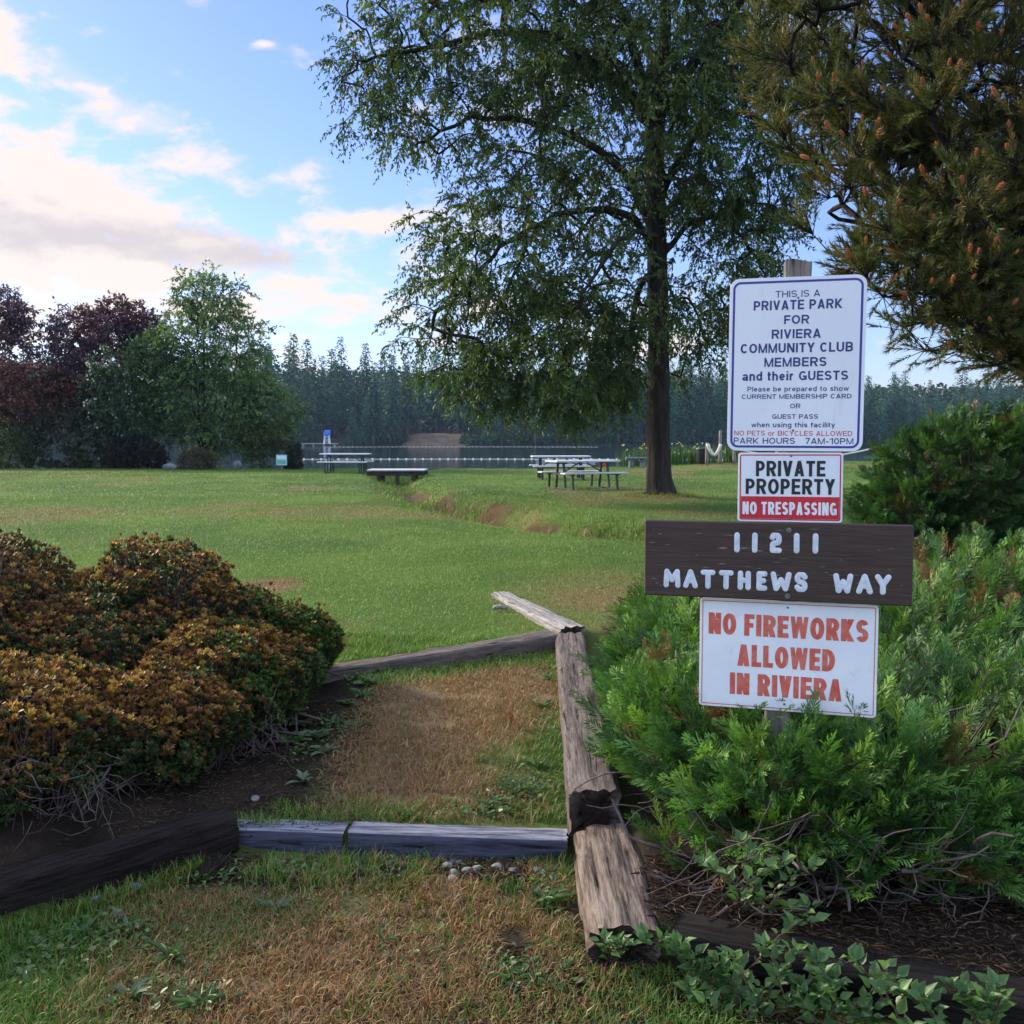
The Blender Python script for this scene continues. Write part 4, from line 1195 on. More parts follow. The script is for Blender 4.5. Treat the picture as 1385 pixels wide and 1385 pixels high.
# ------------------------------------------------------------------ landscape timbers
def wood_mat(name, c1, c2, c3, axis_scale=(46, 2.6, 46), bump=1.0, rough=.92):
    m, t, b = base_mat(name)
    tc = t.node('ShaderNodeTexCoord')
    v = t.stretch(tc.outputs['Object'], axis_scale)
    n = t.noise(v, 1.0, 7, .62, dist=.4)
    n2 = t.noise(tc.outputs['Object'], 5, 5, .7)
    fine = t.noise(t.stretch(tc.outputs['Object'], tuple(q_ * (3.2 if q_ > 10 else 4.0) for q_ in axis_scale)), 1.0, 5, .7)
    c = t.mix(t.remap(t.m('ADD', t.m('MULTIPLY', n, .6), t.m('MULTIPLY', fine, .4)), .36, .62), c1, c2)
    c = t.mix(t.m('MULTIPLY', t.remap(n2, .45, .72), .75), c, c3)
    crack = t.remap(n, .40, .33)
    c = t.mix(t.m('MULTIPLY', crack, .85), c, (.010, .008, .007))
    at = t.node('ShaderNodeAttribute', attribute_name='Col')
    c = t.mix(1.0, c, at.outputs[0], 'MULTIPLY')
    t.l.new(c, b.inputs['Base Color'])
    b.inputs['Roughness'].default_value = rough; b.inputs['Specular IOR Level'].default_value = .06
    bp = t.node('ShaderNodeBump'); bp.inputs['Strength'].default_value = bump; bp.inputs['Distance'].default_value = .012
    t.l.new(t.m('ADD', n, t.m('MULTIPLY', fine, .6)), bp.inputs['Height']); t.l.new(bp.outputs[0], b.inputs['Normal'])
    return m
def timber(name, label, a, b, w, h, mat, rough=.006, groove=.008, taper=(1, 1), group='timbers edging the path', ragged=(0, 0), seed=1, curve=0.0, dips=0.0):
    """a squared, weathered timber whose TOP centre line runs a -> b"""
    a = Vector(a); b = Vector(b)
    d = b - a; L = d.length; y = d.normalized(); x = y.cross(Vector((0, 0, 1))).normalized(); z = x.cross(y)
    nl = max(30, int(L / .022)); per = []
    k = 9
    for (x0, z0, x1, z1) in ((-.5, 0, .5, 0), (.5, 0, .5, -1), (.5, -1, -.5, -1), (-.5, -1, -.5, 0)):
        for i in range(k):
            u = i / k
            per.append((x0 + (x1 - x0) * u, z0 + (z1 - z0) * u))
    per = np.array(per); m = len(per)
    # round the corners a little
    cx = np.clip(per[:, 0], -.5 + .10, .5 - .10); cz = np.clip(per[:, 1], -1 + .12, -.12)
    dx, dz = per[:, 0] - cx, per[:, 1] - cz
    l = np.hypot(dx, dz); dd = np.maximum(l, 1e-6)
    per = np.stack([cx + dx / dd * np.minimum(l, .11), cz + dz / dd * np.minimum(l, .125)], 1)
    t_ = np.linspace(0, 1, nl)
    S, J = np.meshgrid(t_, np.arange(m), indexing='ij')
    PX = per[J, 0] * w; PZ = per[J, 1] * h
    wid = taper[0] + (taper[1] - taper[0]) * S
    PX = PX * wid
    arc = np.cumsum(np.hypot(*(np.diff(np.vstack([per, per[:1]]), axis=0) * np.array([w, h])).T))
    arcp = np.concatenate([[0], arc[:-1]])[J]
    g = fbm(arcp * 95 + seed * 7, S * L * 2.2, 3, 200 + seed)
    low = fbm(arcp * 12 + seed * 3, S * L * 4.5, 3, 300 + seed) - .5
    off = -groove * np.clip((.47 - g) * 6, 0, 1) + rough * low * 2
    nx = PX / (w * .5) ; nz = (PZ + h / 2) / (h * .5)
    nl_ = np.maximum(np.maximum(np.abs(nx), np.abs(nz)), 1e-6)
    PX = PX + nx / nl_ * off * (np.abs(nx) > .7); PZ = PZ + nz / nl_ * off * (np.abs(nz) > .7)
    if dips:
        PZ = PZ - dips * np.clip(fbm(S * L * 1.3 + seed, PX * 9, 3, 400 + seed) - .55, 0, 1) * 4 * (per[J, 1] > -.3)
    along = S * L + np.where(S == 0, ragged[0] * (fbm(arcp * 40, J * .0, 3, 500 + seed) - .3), 0) + np.where(S == 1, ragged[1] * (fbm(arcp * 40, J * 0.0 + 3, 3, 501 + seed) - .7), 0)
    side = curve * np.sin(PI * S)
    V = np.array(a)[None, None] + along[..., None] * np.array(y) + (PX + side)[..., None] * np.array(x) + PZ[..., None] * np.array(z)
    ii, jj = np.meshgrid(np.arange(nl - 1), np.arange(m), indexing='ij')
    q = np.stack([ii * m + jj, (ii + 1) * m + jj, (ii + 1) * m + (jj + 1) % m, ii * m + (jj + 1) % m], -1).reshape(-1, 4)
    o_mb = MB()
    # local frame along y so that the grain follows the timber
    rotm = np.stack([np.array(x), np.array(y), np.array(z)], 1)
    Vl = (V.reshape(-1, 3) - np.array(a)) @ rotm
    o_mb.add(Vl, q[:, ::-1])
    # end caps, dished
    for e, r0 in ((0, 0), (nl - 1, (nl - 1) * m)):
        c0 = Vl[r0:r0 + m].mean(0)
        inward = .02 if e == 0 else -.02
        ring2 = Vl[r0:r0 + m] * .55 + c0 * .45 + np.array([0, inward * .8, 0]) + np.random.default_rng(seed).normal(0, .004, (m, 3))
        b0 = o_mb.n
        o_mb.add(np.concatenate([ring2, [c0 + np.array([0, inward, 0])]]), [], (.22, .20, .19))
        fs = []
        for i in range(m):
            j = (i + 1) % m
            A = [r0 + i, r0 + j, b0 + j, b0 + i]; T3 = [b0 + i, b0 + j, b0 + m]
            if e != 0: A = A[::-1]; T3 = T3[::-1]
            o_mb.f[4].append(np.array([A])); o_mb.f[3].append(np.array([T3]))
    o = bpy.data.objects.new(name, o_mb.mesh(name, mat)); COL.objects.link(o)
    o.matrix_world = Matrix.Translation(a) @ Matrix(((x.x, y.x, z.x), (x.y, y.y, z.y), (x.z, y.z, z.z))).to_4x4()
    return tag(o, label, 'timber', group)
m_old = wood_mat('weathered_wood', (.060, .050, .046), (.19, .16, .145), (.10, .078, .066))
m_rot = wood_mat('rotten_wood', (.045, .033, .027), (.25, .20, .165), (.060, .038, .027), (30, 2.0, 30), 1.0)
m_dark = wood_mat('dark_wet_wood', (.007, .006, .006), (.030, .025, .023), (.014, .011, .010))
m_pale = wood_mat('bleached_wood', (.13, .12, .11), (.40, .37, .345), (.22, .20, .18))
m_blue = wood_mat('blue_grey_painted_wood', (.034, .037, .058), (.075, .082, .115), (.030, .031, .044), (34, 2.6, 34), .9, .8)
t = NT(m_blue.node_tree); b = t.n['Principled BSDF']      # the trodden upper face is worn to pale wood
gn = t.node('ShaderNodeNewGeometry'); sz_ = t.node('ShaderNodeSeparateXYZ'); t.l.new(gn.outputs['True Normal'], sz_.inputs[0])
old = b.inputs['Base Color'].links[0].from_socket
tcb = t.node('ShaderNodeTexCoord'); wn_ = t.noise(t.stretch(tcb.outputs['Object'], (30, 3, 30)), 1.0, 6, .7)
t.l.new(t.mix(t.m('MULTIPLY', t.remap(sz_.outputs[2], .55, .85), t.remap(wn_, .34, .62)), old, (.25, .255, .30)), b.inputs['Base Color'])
TB = 'landscape_timber'
timber(TB, 'long weathered grey brown timber along the right side of the path beside the juniper', (.315, 3.80, .268), (.40, 7.02, .262), 0.205, .20, m_old, .007, .013, ragged=(.06, .02), seed=2, dips=.01)
timber(TB, 'rotten split timber nearest the camera on the right side of the path', (.345, 3.00, .125), (.345, 3.78, .150), .225, .17, m_rot, .012, .024, ragged=(.05, .02), seed=3, dips=.018)
timber(TB, 'bleached narrowing timber slanting away over the lawn at the far end of the right row', (.425, 7.05, .300), (-.10, 8.66, .300), .20, .13, m_pale, .008, .012, taper=(1.0, .80), ragged=(.02, .14), seed=4, dips=.015, curve=-.02)
timber(TB, 'long dark timber forming the upper step between the bush and the lawn', (-1.25, 6.20, .185), (.285, 7.06, .255), .17, .19, m_old, .007, .010, seed=5, curve=.02, dips=.012)
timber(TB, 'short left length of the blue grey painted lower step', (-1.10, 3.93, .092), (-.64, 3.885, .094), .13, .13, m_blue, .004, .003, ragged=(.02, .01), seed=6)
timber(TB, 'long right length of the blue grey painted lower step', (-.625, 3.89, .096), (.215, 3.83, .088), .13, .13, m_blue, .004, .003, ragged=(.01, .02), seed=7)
timber(TB, 'dark brown timber in front of the left bed, running out of the photo', (-2.35, 2.62, .150), (-1.10, 3.90, .158), .17, .20, m_dark, .009, .016, ragged=(.03, .05), seed=8, curve=-.02)
timber(TB, 'blackish timber at the bottom right under the juniper and the leafy vines', (.50, 3.035, .130), (2.1, 2.36, .120), .16, .19, m_dark, .006, .008, seed=9)

# ------------------------------------------------------------------ the sign post and its four signs
YAW = R(17)
SP0 = P(1066, 760, 3.55)
SU = Vector((math.cos(YAW), -math.sin(YAW), 0)); SV = Vector((0, 0, 1)); SN = Vector((-math.sin(YAW), -math.cos(YAW), 0))   # across, up, towards the path
def s_uv(px, py):
    d = px_dir(px, py); o_ = Vector((0, 0, EYE))
    t_ = (SP0 - o_).dot(SN) / d.dot(SN)
    q_ = o_ + d * t_ - SP0
    return q_.dot(SU), q_.dot(SV)
def c_uv(cx, cy):                      # from the enlarged crop used to measure the signs
    return s_uv(860 + cx / 2.0975, 340 + cy / 2.0975)
class Panel:
    """a flat sign: centre, own axes (rolled like the photographed one), size"""
    def __init__(self, TL, TR, BR, BL, n):
        q = [Vector(c_uv(*p)) for p in (TL, TR, BR, BL)]
        self.c = sum(q, Vector((0, 0))) / 4
        ex = ((q[1] - q[0]) + (q[2] - q[3])) / 2
        self.w = ex.length; ex.normalize()
        ey = ((q[0] - q[3]) + (q[1] - q[2])) / 2
        self.h = ey.length
        self.ex = SU * ex.x + SV * ex.y; self.e2 = ex
        self.ey = SU * -ex.y + SV * ex.x; self.n = n
        self.org = SP0 + SU * self.c.x + SV * self.c.y + SN * n
        self.lean = ey.normalized()
    def uv(self, cx, cy):
        q = Vector(c_uv(cx, cy)) - self.c
        return q.dot(self.e2), q.dot(Vector((-self.e2.y, self.e2.x)))
    def mat(self):
        return Matrix(((self.ex.x, self.ey.x, SN.x, self.org.x), (self.ex.y, self.ey.y, SN.y, self.org.y), (self.ex.z, self.ey.z, SN.z, self.org.z), (0, 0, 0, 1)))
def rrect(w, h, r, k=7):
    pts = []
    for (sx_, sy_, a0) in ((1, 1, 0), (-1, 1, 90), (-1, -1, 180), (1, -1, 270)):
        for i in range(k):
            a = R(a0 + 90 * i / (k - 1))
            pts.append((sx_ * (w / 2 - r) + r * math.cos(a), sy_ * (h / 2 - r) + r * math.sin(a)))
    return pts
def plate(mb, w, h, r, z0, z1, col=(1, 1, 1), bev=.0006):
    o_ = rrect(w, h, r); n = len(o_); i_ = rrect(w - 2 * bev, h - 2 * bev, max(r - bev, .0005))
    v = [(x, y, z0) for x, y in o_] + [(x, y, z1 - bev) for x, y in o_] + [(x, y, z1) for x, y in i_]
    f = [list(range(n - 1, -1, -1)), list(range(2 * n, 3 * n))]
    f += [[k * n + i, k * n + (i + 1) % n, (k + 1) * n + (i + 1) % n, (k + 1) * n + i] for k in range(2) for i in range(n)]
    mb.add(v, f, col)
def frame_strip(mb, w, h, r, t_, z, col=(1, 1, 1)):
    a = rrect(w, h, r); b = rrect(w - 2 * t_, h - 2 * t_, max(r - t_, .001)); n = len(a)
    mb.add([(x, y, z) for x, y in a] + [(x, y, z) for x, y in b], [[i, (i + 1) % n, n + (i + 1) % n, n + i] for i in range(n)], col)
def sheet(mb, x0, x1, y0, y1, z):
    mb.add([(x0, y0, z), (x1, y0, z), (x1, y1, z), (x0, y1, z)], [[0, 1, 2, 3]])

# lettering drawn as strokes: each glyph is (width, list of centre lines) for capitals of height 1
def el(cx, cy, rx, ry, a0, a1, n=18):
    return [(cx + rx * math.cos(R(a0 + (a1 - a0) * i / n)), cy + ry * math.sin(R(a0 + (a1 - a0) * i / n))) for i in range(n + 1)]
def glyph(ch, tx, ty):
    if ch in 'WMw': tx = tx * .78
    h, k = tx / 2, ty / 2; X = .74
    def bowl(x0, x1, y0, y1):
        r = (y1 - y0) / 2; rx = min(r, (x1 - x0) * .7)
        return [(x0, y1)] + el(x1 - rx, (y0 + y1) / 2, rx, r, 90, -90) + [(x0, y0)]
    def S(w, H):
        ry = (H / 2 - k) / 2; rx = w / 2 - h
        return el(w / 2, H / 2 + ry, rx, ry, 20, 270) + el(w / 2, H / 2 - ry, rx, ry, 90, -160)[1:]
    W = {'A': .74, 'B': .70, 'C': .72, 'D': .72, 'E': .62, 'F': .58, 'G': .76, 'H': .70, 'I': tx, 'K': .72, 'L': .58, 'M': .84, 'N': .72, 'O': .78, 'P': .66, 'R': .71, 'S': .66, 'T': .64, 'U': .71, 'V': .70, 'W': 1.0, 'Y': .70,
         '0': .60, '1': .40, '7': .56, '-': .36, ' ': .26, 'a': .56, 'b': .58, 'c': .54, 'd': .58, 'e': .56, 'f': .34, 'g': .58, 'h': .56, 'i': tx, 'l': tx, 'n': .56, 'o': .60, 'p': .58, 'r': .38, 's': .52, 't': .34, 'u': .56, 'w': .80, 'y': .56}
    w = W[ch]
    e = w - h; T = 1 - k
    stem = [(h, 0), (h, 1)]
    g = {'A': [[(h * 1.1, 0), (w / 2, 1)], [(w / 2, 1), (w - h * 1.1, 0)], [(.2 * w, .27), (.8 * w, .27)]],
         'B': [stem, bowl(h, e - .02, .5, T), bowl(h, e, k, .5)], 'C': [el(w / 2, .5, w / 2 - h, .5 - k, 42, 318)], 'D': [stem, bowl(h, e, k, T)],
         'E': [stem, [(h, T), (w, T)], [(h, .51), (w * .93, .51)], [(h, k), (w, k)]], 'F': [stem, [(h, T), (w, T)], [(h, .49), (w * .9, .49)]],
         'G': [el(w / 2, .5, w / 2 - h, .5 - k, 42, 335), [(w * .52, .43), (w, .43)], [(e, .46), (e, .05)]], 'H': [stem, [(e, 0), (e, 1)], [(h, .52), (e, .52)]], 'I': [stem],
         'K': [stem, [(h, .30), (w - h * 1.2, 1)], [(.30 * w, .52), (w - h * 1.1, 0)]], 'L': [stem, [(h, k), (w, k)]], 'M': [stem, [(e, 0), (e, 1)], [(h, 1), (w / 2, .0)], [(w / 2, 0), (e, 1)]],
         'N': [stem, [(e, 0), (e, 1)], [(h, 1), (e, 0)]], 'O': [el(w / 2, .5, w / 2 - h, .5 - k, 0, 360, 30)], 'P': [stem, bowl(h, e, .44, T)],
         'R': [stem, bowl(h, e, .47, T), [(.52 * w, .47), (w - h, 0)]], 'S': [S(w, 1)], 'T': [[(0, T), (w, T)], [(w / 2, 0), (w / 2, 1)]],
         'U': [[(h, 1)] + el(w / 2, w / 2 - h + k, w / 2 - h, w / 2 - h, 180, 360) + [(e, 1)]], 'V': [[(h, 1), (w / 2, 0)], [(w / 2, 0), (e, 1)]],
         'W': [[(h, 1), (.27 * w, 0)], [(.27 * w, 0), (.5 * w, 1)], [(.5 * w, 1), (.73 * w, 0)], [(.73 * w, 0), (e, 1)]], 'Y': [[(h, 1), (w / 2, .42)], [(e, 1), (w / 2, .42)], [(w / 2, 0), (w / 2, .45)]],
         '0': [el(w / 2, .5, w / 2 - h, .5 - k, 0, 360, 30)], '1': [[(w - h, 0), (w - h, 1)], [(w - h, .96), (h * .4, .74)]], '7': [[(0, T), (w, T)], [(e, T), (.34 * w, 0)]], '-': [[(0, .36), (w, .36)]], ' ': [],
         'a': [el(w / 2 - .01, X - k - .17, w / 2 - h, .17, 160, 0) + [(e, 0)], el(w / 2 - .02, .22, w / 2 - h, .22 - k, 0, 360, 22)], 'b': [stem, el(w / 2, X / 2, w / 2 - h, X / 2 - k, 0, 360, 24)],
         'c': [el(w / 2, X / 2, w / 2 - h, X / 2 - k, 45, 315)], 'd': [[(e, 0), (e, 1)], el(w / 2, X / 2, w / 2 - h, X / 2 - k, 0, 360, 24)], 'e': [el(w / 2, X / 2, w / 2 - h, X / 2 - k, 0, 318), [(h, X / 2), (e, X / 2)]],
         'f': [[(w * .42, 0), (w * .42, .82)] + el(w * .42 + .16, .82, .16, 1 - k - .82, 180, 100, 8), [(0, X - k), (w, X - k)]],
         'g': [el(w / 2, X / 2, w / 2 - h, X / 2 - k, 0, 360, 24), [(e, X), (e, -.06)] + el(w / 2, -.06, w / 2 - h, .16, 0, -150, 10)], 'h': [stem, [(h, X - k - .2)] + el(w / 2, X - k - .2, w / 2 - h, .2, 180, 0) + [(e, 0)]],
         'i': [[(h, 0), (h, X)], [(h, .86), (h, 1)]], 'l': [stem], 'n': [[(h, 0), (h, X)], el(w / 2, X - k - .2, w / 2 - h, .2, 180, 0) + [(e, 0)]], 'o': [el(w / 2, X / 2, w / 2 - h, X / 2 - k, 0, 360, 24)],
         'p': [[(h, -.27), (h, X)], el(w / 2, X / 2, w / 2 - h, X / 2 - k, 0, 360, 24)], 'r': [[(h, 0), (h, X)], el(w * .8, X - k - .22, w * .8 - h, .22, 180, 80, 10)], 's': [S(w, X)],
         't': [[(w * .42, .94), (w * .42, .16)] + el(w * .42 + .13, .16, .13, .16 - k, 180, 280, 8), [(0, X - k), (w, X - k)]], 'u': [[(e, 0), (e, X)], [(h, X)] + el(w / 2, k + .2, w / 2 - h, .2, 180, 360)],
         'w': [[(h, X), (.27 * w, 0)], [(.27 * w, 0), (.5 * w, X)], [(.5 * w, X), (.73 * w, 0)], [(.73 * w, 0), (e, X)]], 'y': [[(h, X), (w / 2, 0)], [(e, X), (w * .36, -.27)]]}[ch]
    return w, g
def text_geo(s, tx, ty, gap):
    V, Fc = [], []; x = 0.0
    for ch in s:
        w, st = glyph(ch, tx, ty)
        full = tx
        if ch in 'WMw': tx = tx * .78
        for zi, p in enumerate(st):
            p = [(a + x, b_) for a, b_ in p]; n0 = len(V); zz = zi
            if len(p) == 2:
                (x0, y0), (x1, y1) = p
                if abs(y1 - y0) > .12:
                    hw = tx / 2 * math.hypot((x1 - x0), (y1 - y0)) / abs(y1 - y0)
                    V += [(x0 - hw, y0, zz), (x0 + hw, y0, zz), (x1 + hw, y1, zz), (x1 - hw, y1, zz)]
                else:
                    V += [(x0, y0 - ty / 2, zz), (x1, y1 - ty / 2, zz), (x1, y1 + ty / 2, zz), (x0, y0 + ty / 2, zz)]
                Fc.append([n0, n0 + 1, n0 + 2, n0 + 3])
            else:
                m = len(p)
                for i in range(m):
                    a = p[max(i - 1, 0)]; c_ = p[min(i + 1, m - 1)]
                    dx, dy = c_[0] - a[0], c_[1] - a[1]
                    if i in (0, m - 1) and math.hypot(p[0][0] - p[-1][0], p[0][1] - p[-1][1]) < 1e-6:
                        a, c_ = p[-2], p[1]; dx, dy = c_[0] - a[0], c_[1] - a[1]
                    L = math.hypot(dx, dy) or 1; nx, ny = -dy / L, dx / L
                    V += [(p[i][0] + nx * tx / 2, p[i][1] + ny * ty / 2, zz), (p[i][0] - nx * tx / 2, p[i][1] - ny * ty / 2, zz)]
                Fc += [[n0 + 2 * i, n0 + 2 * i + 1, n0 + 2 * i + 3, n0 + 2 * i + 2] for i in range(m - 1)]
        x += w + gap; tx = full
    return np.array(V, float), Fc, x - gap
def text_line(T, mat, pan, s, x0, x1, y0, y1, z, weight=.17, gap=None):
    """one line of lettering fitted between crop-measured left, right, top of capitals and baseline"""
    ym = (y0 + y1) / 2; xm = (x0 + x1) / 2
    L = pan.uv(x0, ym)[0]; Rr = pan.uv(x1, ym)[0]
    Tp = pan.uv(xm, y0)[1]; Bt = pan.uv(xm, y1)[1]
    sy_ = Tp - Bt; tx = weight; g_ = gap if gap is not None else .13
    for it in range(4):
        v, f, wd = text_geo(s, tx, weight * .92, g_)
        sx_ = (Rr - L) / wd
        tx = min(weight * sy_ / sx_, weight * 2.2)
    mb = MB()
    flip = [fc if True else fc[::-1] for fc in f]
    mb.add(np.stack([v[:, 0] * sx_ + L, v[:, 1] * sy_ + Bt, z + v[:, 2] * .00007], 1), flip)
    return part(mb, 'text_line', mat, T)
def part(mb, name, mat, parent, smooth=False):
    o_ = bpy.data.objects.new(name, mb.mesh(name, mat, smooth)); COL.objects.link(o_); o_.parent = parent
    return o_
def sign_root(name, label, pan):
    T = thing(name, label, 'sign', (0, 0, 0), 'signs on the wooden post'); T.matrix_world = pan.mat()
    return T
def screw(mb, pan, cx, cy, z, r=.006):
    u, v = pan.uv(cx, cy)
    a = np.arange(12) * PI / 6
    V = [(u + r * math.cos(t_), v + r * math.sin(t_), z) for t_ in a] + [(u + r * .8 * math.cos(t_), v + r * .8 * math.sin(t_), z + .0025) for t_ in a] + [(u, v, z + .003)]
    mb.add(V, [[i, (i + 1) % 12, 12 + (i + 1) % 12, 12 + i] for i in range(12)] + [[12 + i, 12 + (i + 1) % 12, 24] for i in range(12)])
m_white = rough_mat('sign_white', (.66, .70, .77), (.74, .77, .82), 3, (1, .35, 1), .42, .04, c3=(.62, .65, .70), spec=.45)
m_white2 = rough_mat('faded_sign_white', (.66, .70, .76), (.76, .79, .83), 4, rough=.45, bump=.05, c3=(.60, .63, .68), spec=.4)
m_blue_ink = paint_mat('blue_ink', (.028, .040, .26), .4)
m_navy_ink = paint_mat('navy_ink', (.026, .036, .17), .4)
m_red_ink = paint_mat('red_ink', (.50, .018, .030), .4)
m_faded_red = rough_mat('faded_red_ink', (.52, .085, .055), (.60, .17, .13), 26, (1, 1, 1), .5, .05, c3=(.66, .30, .25))
m_black_ink = paint_mat('black_ink', (.012, .013, .018), .4)
m_screw = paint_mat('dull_steel', (.16, .16, .17), .5, .5, .2, 40, .7)
m_post = wood_mat('grey_post_wood', (.10, .088, .078), (.30, .27, .24), (.19, .165, .145), (24, 24, 2.0), .7)
m_board = rough_mat('brown_board_paint', (.036, .022, .017), (.058, .037, .029), 5, (1, 14, 14), .62, .5, c3=(.072, .050, .041), spec=.35, dist=.006)
m_scratch = paint_mat('bare_wood_scratch', (.30, .27, .25), .8)
m_routed = rough_mat('routed_letter_white', (.50, .55, .63), (.66, .71, .78), 40, rough=.7, bump=.2, c3=(.38, .38, .40))

# the post
mbp = MB()
pu0 = c_uv(459, 28); pu1 = c_uv(401, 1330)
top = SP0 + SU * pu0[0] + SV * pu0[1]; bot = SP0 + SU * pu1[0] + SV * pu1[1]
dirp = (top - bot).normalized()
bot = bot - dirp * ((bot.z - (gz_(bot.x, bot.y) - .25)) / dirp.z)
nb_ = 60; ww = .092
for (back, rise) in ((-.049, 0),):
    cpts = [bot.lerp(top, i / nb_) - SN * .049 for i in range(nb_ + 1)]
    prof = [(-.5, -.42), (-.42, -.5), (-.15, -.5), (.15, -.5), (.42, -.5), (.5, -.42), (.5, -.1), (.5, .42), (.42, .5), (0, .5), (-.42, .5), (-.5, .42), (-.5, 0)]
    V = []
    for i, c0 in enumerate(cpts):
        for j, (a, b_) in enumerate(prof):
            jit = .003 * (float(vn(i * .5, j * 2.1, 610)) - .5)
            rag = .022 * (float(vn(j * .9, 3.3, 611)) - .4) if i == nb_ else 0
            V.append(c0 + SU * (a * ww + jit) - SN * (b_ * ww * 1.0 + jit) + dirp * rag)
    m_ = len(prof)
    mbp.add([list(v) for v in V], [[i * m_ + j, i * m_ + (j + 1) % m_, (i + 1) * m_ + (j + 1) % m_, (i + 1) * m_ + j] for i in range(nb_) for j in range(m_)] + [[nb_ * m_ + j for j in range(m_)]])
post = mbp.build('sign_post', m_post, smooth=False, loc=(bot.x, bot.y, gz_(bot.x, bot.y)))
tag(post, 'weathered grey square wooden post carrying the four signs', 'post')

# park rules sign
pn = Panel((270, 80), (660, 65), (640, 568), (257, 565), .004)
T = sign_root('rules_sign', 'tall white sign with blue border saying this is a private park, topmost on the post', pn)
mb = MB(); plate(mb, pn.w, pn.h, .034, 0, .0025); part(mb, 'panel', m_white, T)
mb = MB(); frame_strip(mb, pn.w - .022, pn.h - .022, .026, .0075, .0031); part(mb, 'border', m_blue_ink, T)
for (s, x0, x1, y0, y1, wt) in (('THIS IS A', 397, 523, 111, 130, .15), ('PRIVATE PARK', 335, 586, 138, 165, .20), ('FOR', 421, 492, 181, 206, .20), ('RIVIERA', 386, 525, 221, 247, .20),
        ('COMMUNITY CLUB', 298, 616, 260, 287, .20), ('MEMBERS', 365, 541, 301, 327, .20), ('and their GUESTS', 303, 602, 340, 366, .20), ('Please be prepared to show', 317, 604, 383, 397, .17),
        ('CURRENT MEMBERSHIP CARD', 301, 612, 405, 418, .185), ('OR', 438, 467, 432, 445, .185), ('GUEST PASS', 387, 517, 462, 475, .185), ('when using this facility', 328, 565, 485, 499, .185), ('PARK HOURS   7AM-10PM', 278, 617, 529, 546, .165)):
    text_line(T, m_navy_ink, pn, s, x0, x1, y0, y1, .0032, wt)
text_line(T, m_red_ink, pn, 'NO PETS or BICYCLES ALLOWED', 280, 614, 509, 523, .0032, .14)
mb = MB(); screw(mb, pn, 461, 132, .0025, .004); screw(mb, pn, 446, 508, .0025, .004); part(mb, 'screw', m_screw, T)

# private property sign
pn = Panel((292, 570), (592, 572), (582, 769), (288, 766), .003)
T = sign_root('trespassing_sign', 'small white and red private property sign, second from the top of the post', pn)
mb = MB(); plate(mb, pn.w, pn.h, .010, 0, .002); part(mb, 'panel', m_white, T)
mb = MB(); frame_strip(mb, pn.w - .012, pn.h - .012, .008, .0042, .0026)
u0, v0 = pn.uv(301, 759); u1, v1 = pn.uv(575, 697)
sheet(mb, -pn.w / 2 + .011, pn.w / 2 - .011, -pn.h / 2 + .011, v1, .0029); part(mb, 'red_band', m_red_ink, T)
text_line(T, m_black_ink, pn, 'PRIVATE', 341, 538, 594, 638, .0032, .20); text_line(T, m_black_ink, pn, 'PROPERTY', 312, 565, 645, 689, .0032, .20)
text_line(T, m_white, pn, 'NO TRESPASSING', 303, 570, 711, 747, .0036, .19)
mb = MB(); screw(mb, pn, 441, 580, .002, .004); screw(mb, pn, 436, 757, .003, .004); part(mb, 'screw', m_screw, T)

# routed address board
pn = Panel((30, 759), (788, 775), (780, 1002), (28, 970), .0205)
T = sign_root('address_board', 'dark brown wooden board with routed white house number and road name', pn)
mb = MB()
nx_, ny_ = 90, 26
bw, bh, bt = pn.w, pn.h, .036
box(mb, (0, 0, -.0), (bw, bh, bt), bev=.004)
part(mb, 'board', m_board, T)
FZ = bt / 2
STROKE = {
    '1': [[(.5, 0), (.5, 1)]],
    '2': [[(.0, .86), (.12, 1), (.72, 1), (.9, .88), (.9, .62), (.78, .52), (.2, .48), (.04, .38), (.04, 0), (.95, 0)]],
    'M': [[(0, 0), (.06, 1), (.5, .38), (.94, 1), (1, 0)]],
    'A': [[(0, 0), (.5, 1), (1, 0)], [(.2, .36), (.8, .36)]],
    'T': [[(0, 1), (1, 1)], [(.5, 1), (.5, 0)]],
    'H': [[(.05, 0), (.05, 1)], [(.95, 0), (.95, 1)], [(.05, .5), (.95, .5)]],
    'E': [[(.95, 1), (.1, 1), (.1, 0), (.95, 0)], [(.1, .52), (.75, .52)]],
    'W': [[(0, 1), (.2, 0), (.5, .62), (.8, 0), (1, 1)]],
    'S': [[(.95, .86), (.75, 1), (.25, 1), (.05, .86), (.05, .66), (.25, .53), (.75, .47), (.95, .34), (.95, .14), (.75, 0), (.25, 0), (.03, .14)]],
    'Y': [[(0, 1), (.5, .48), (1, 1)], [(.5, .48), (.5, 0)]],
}
mb = MB()
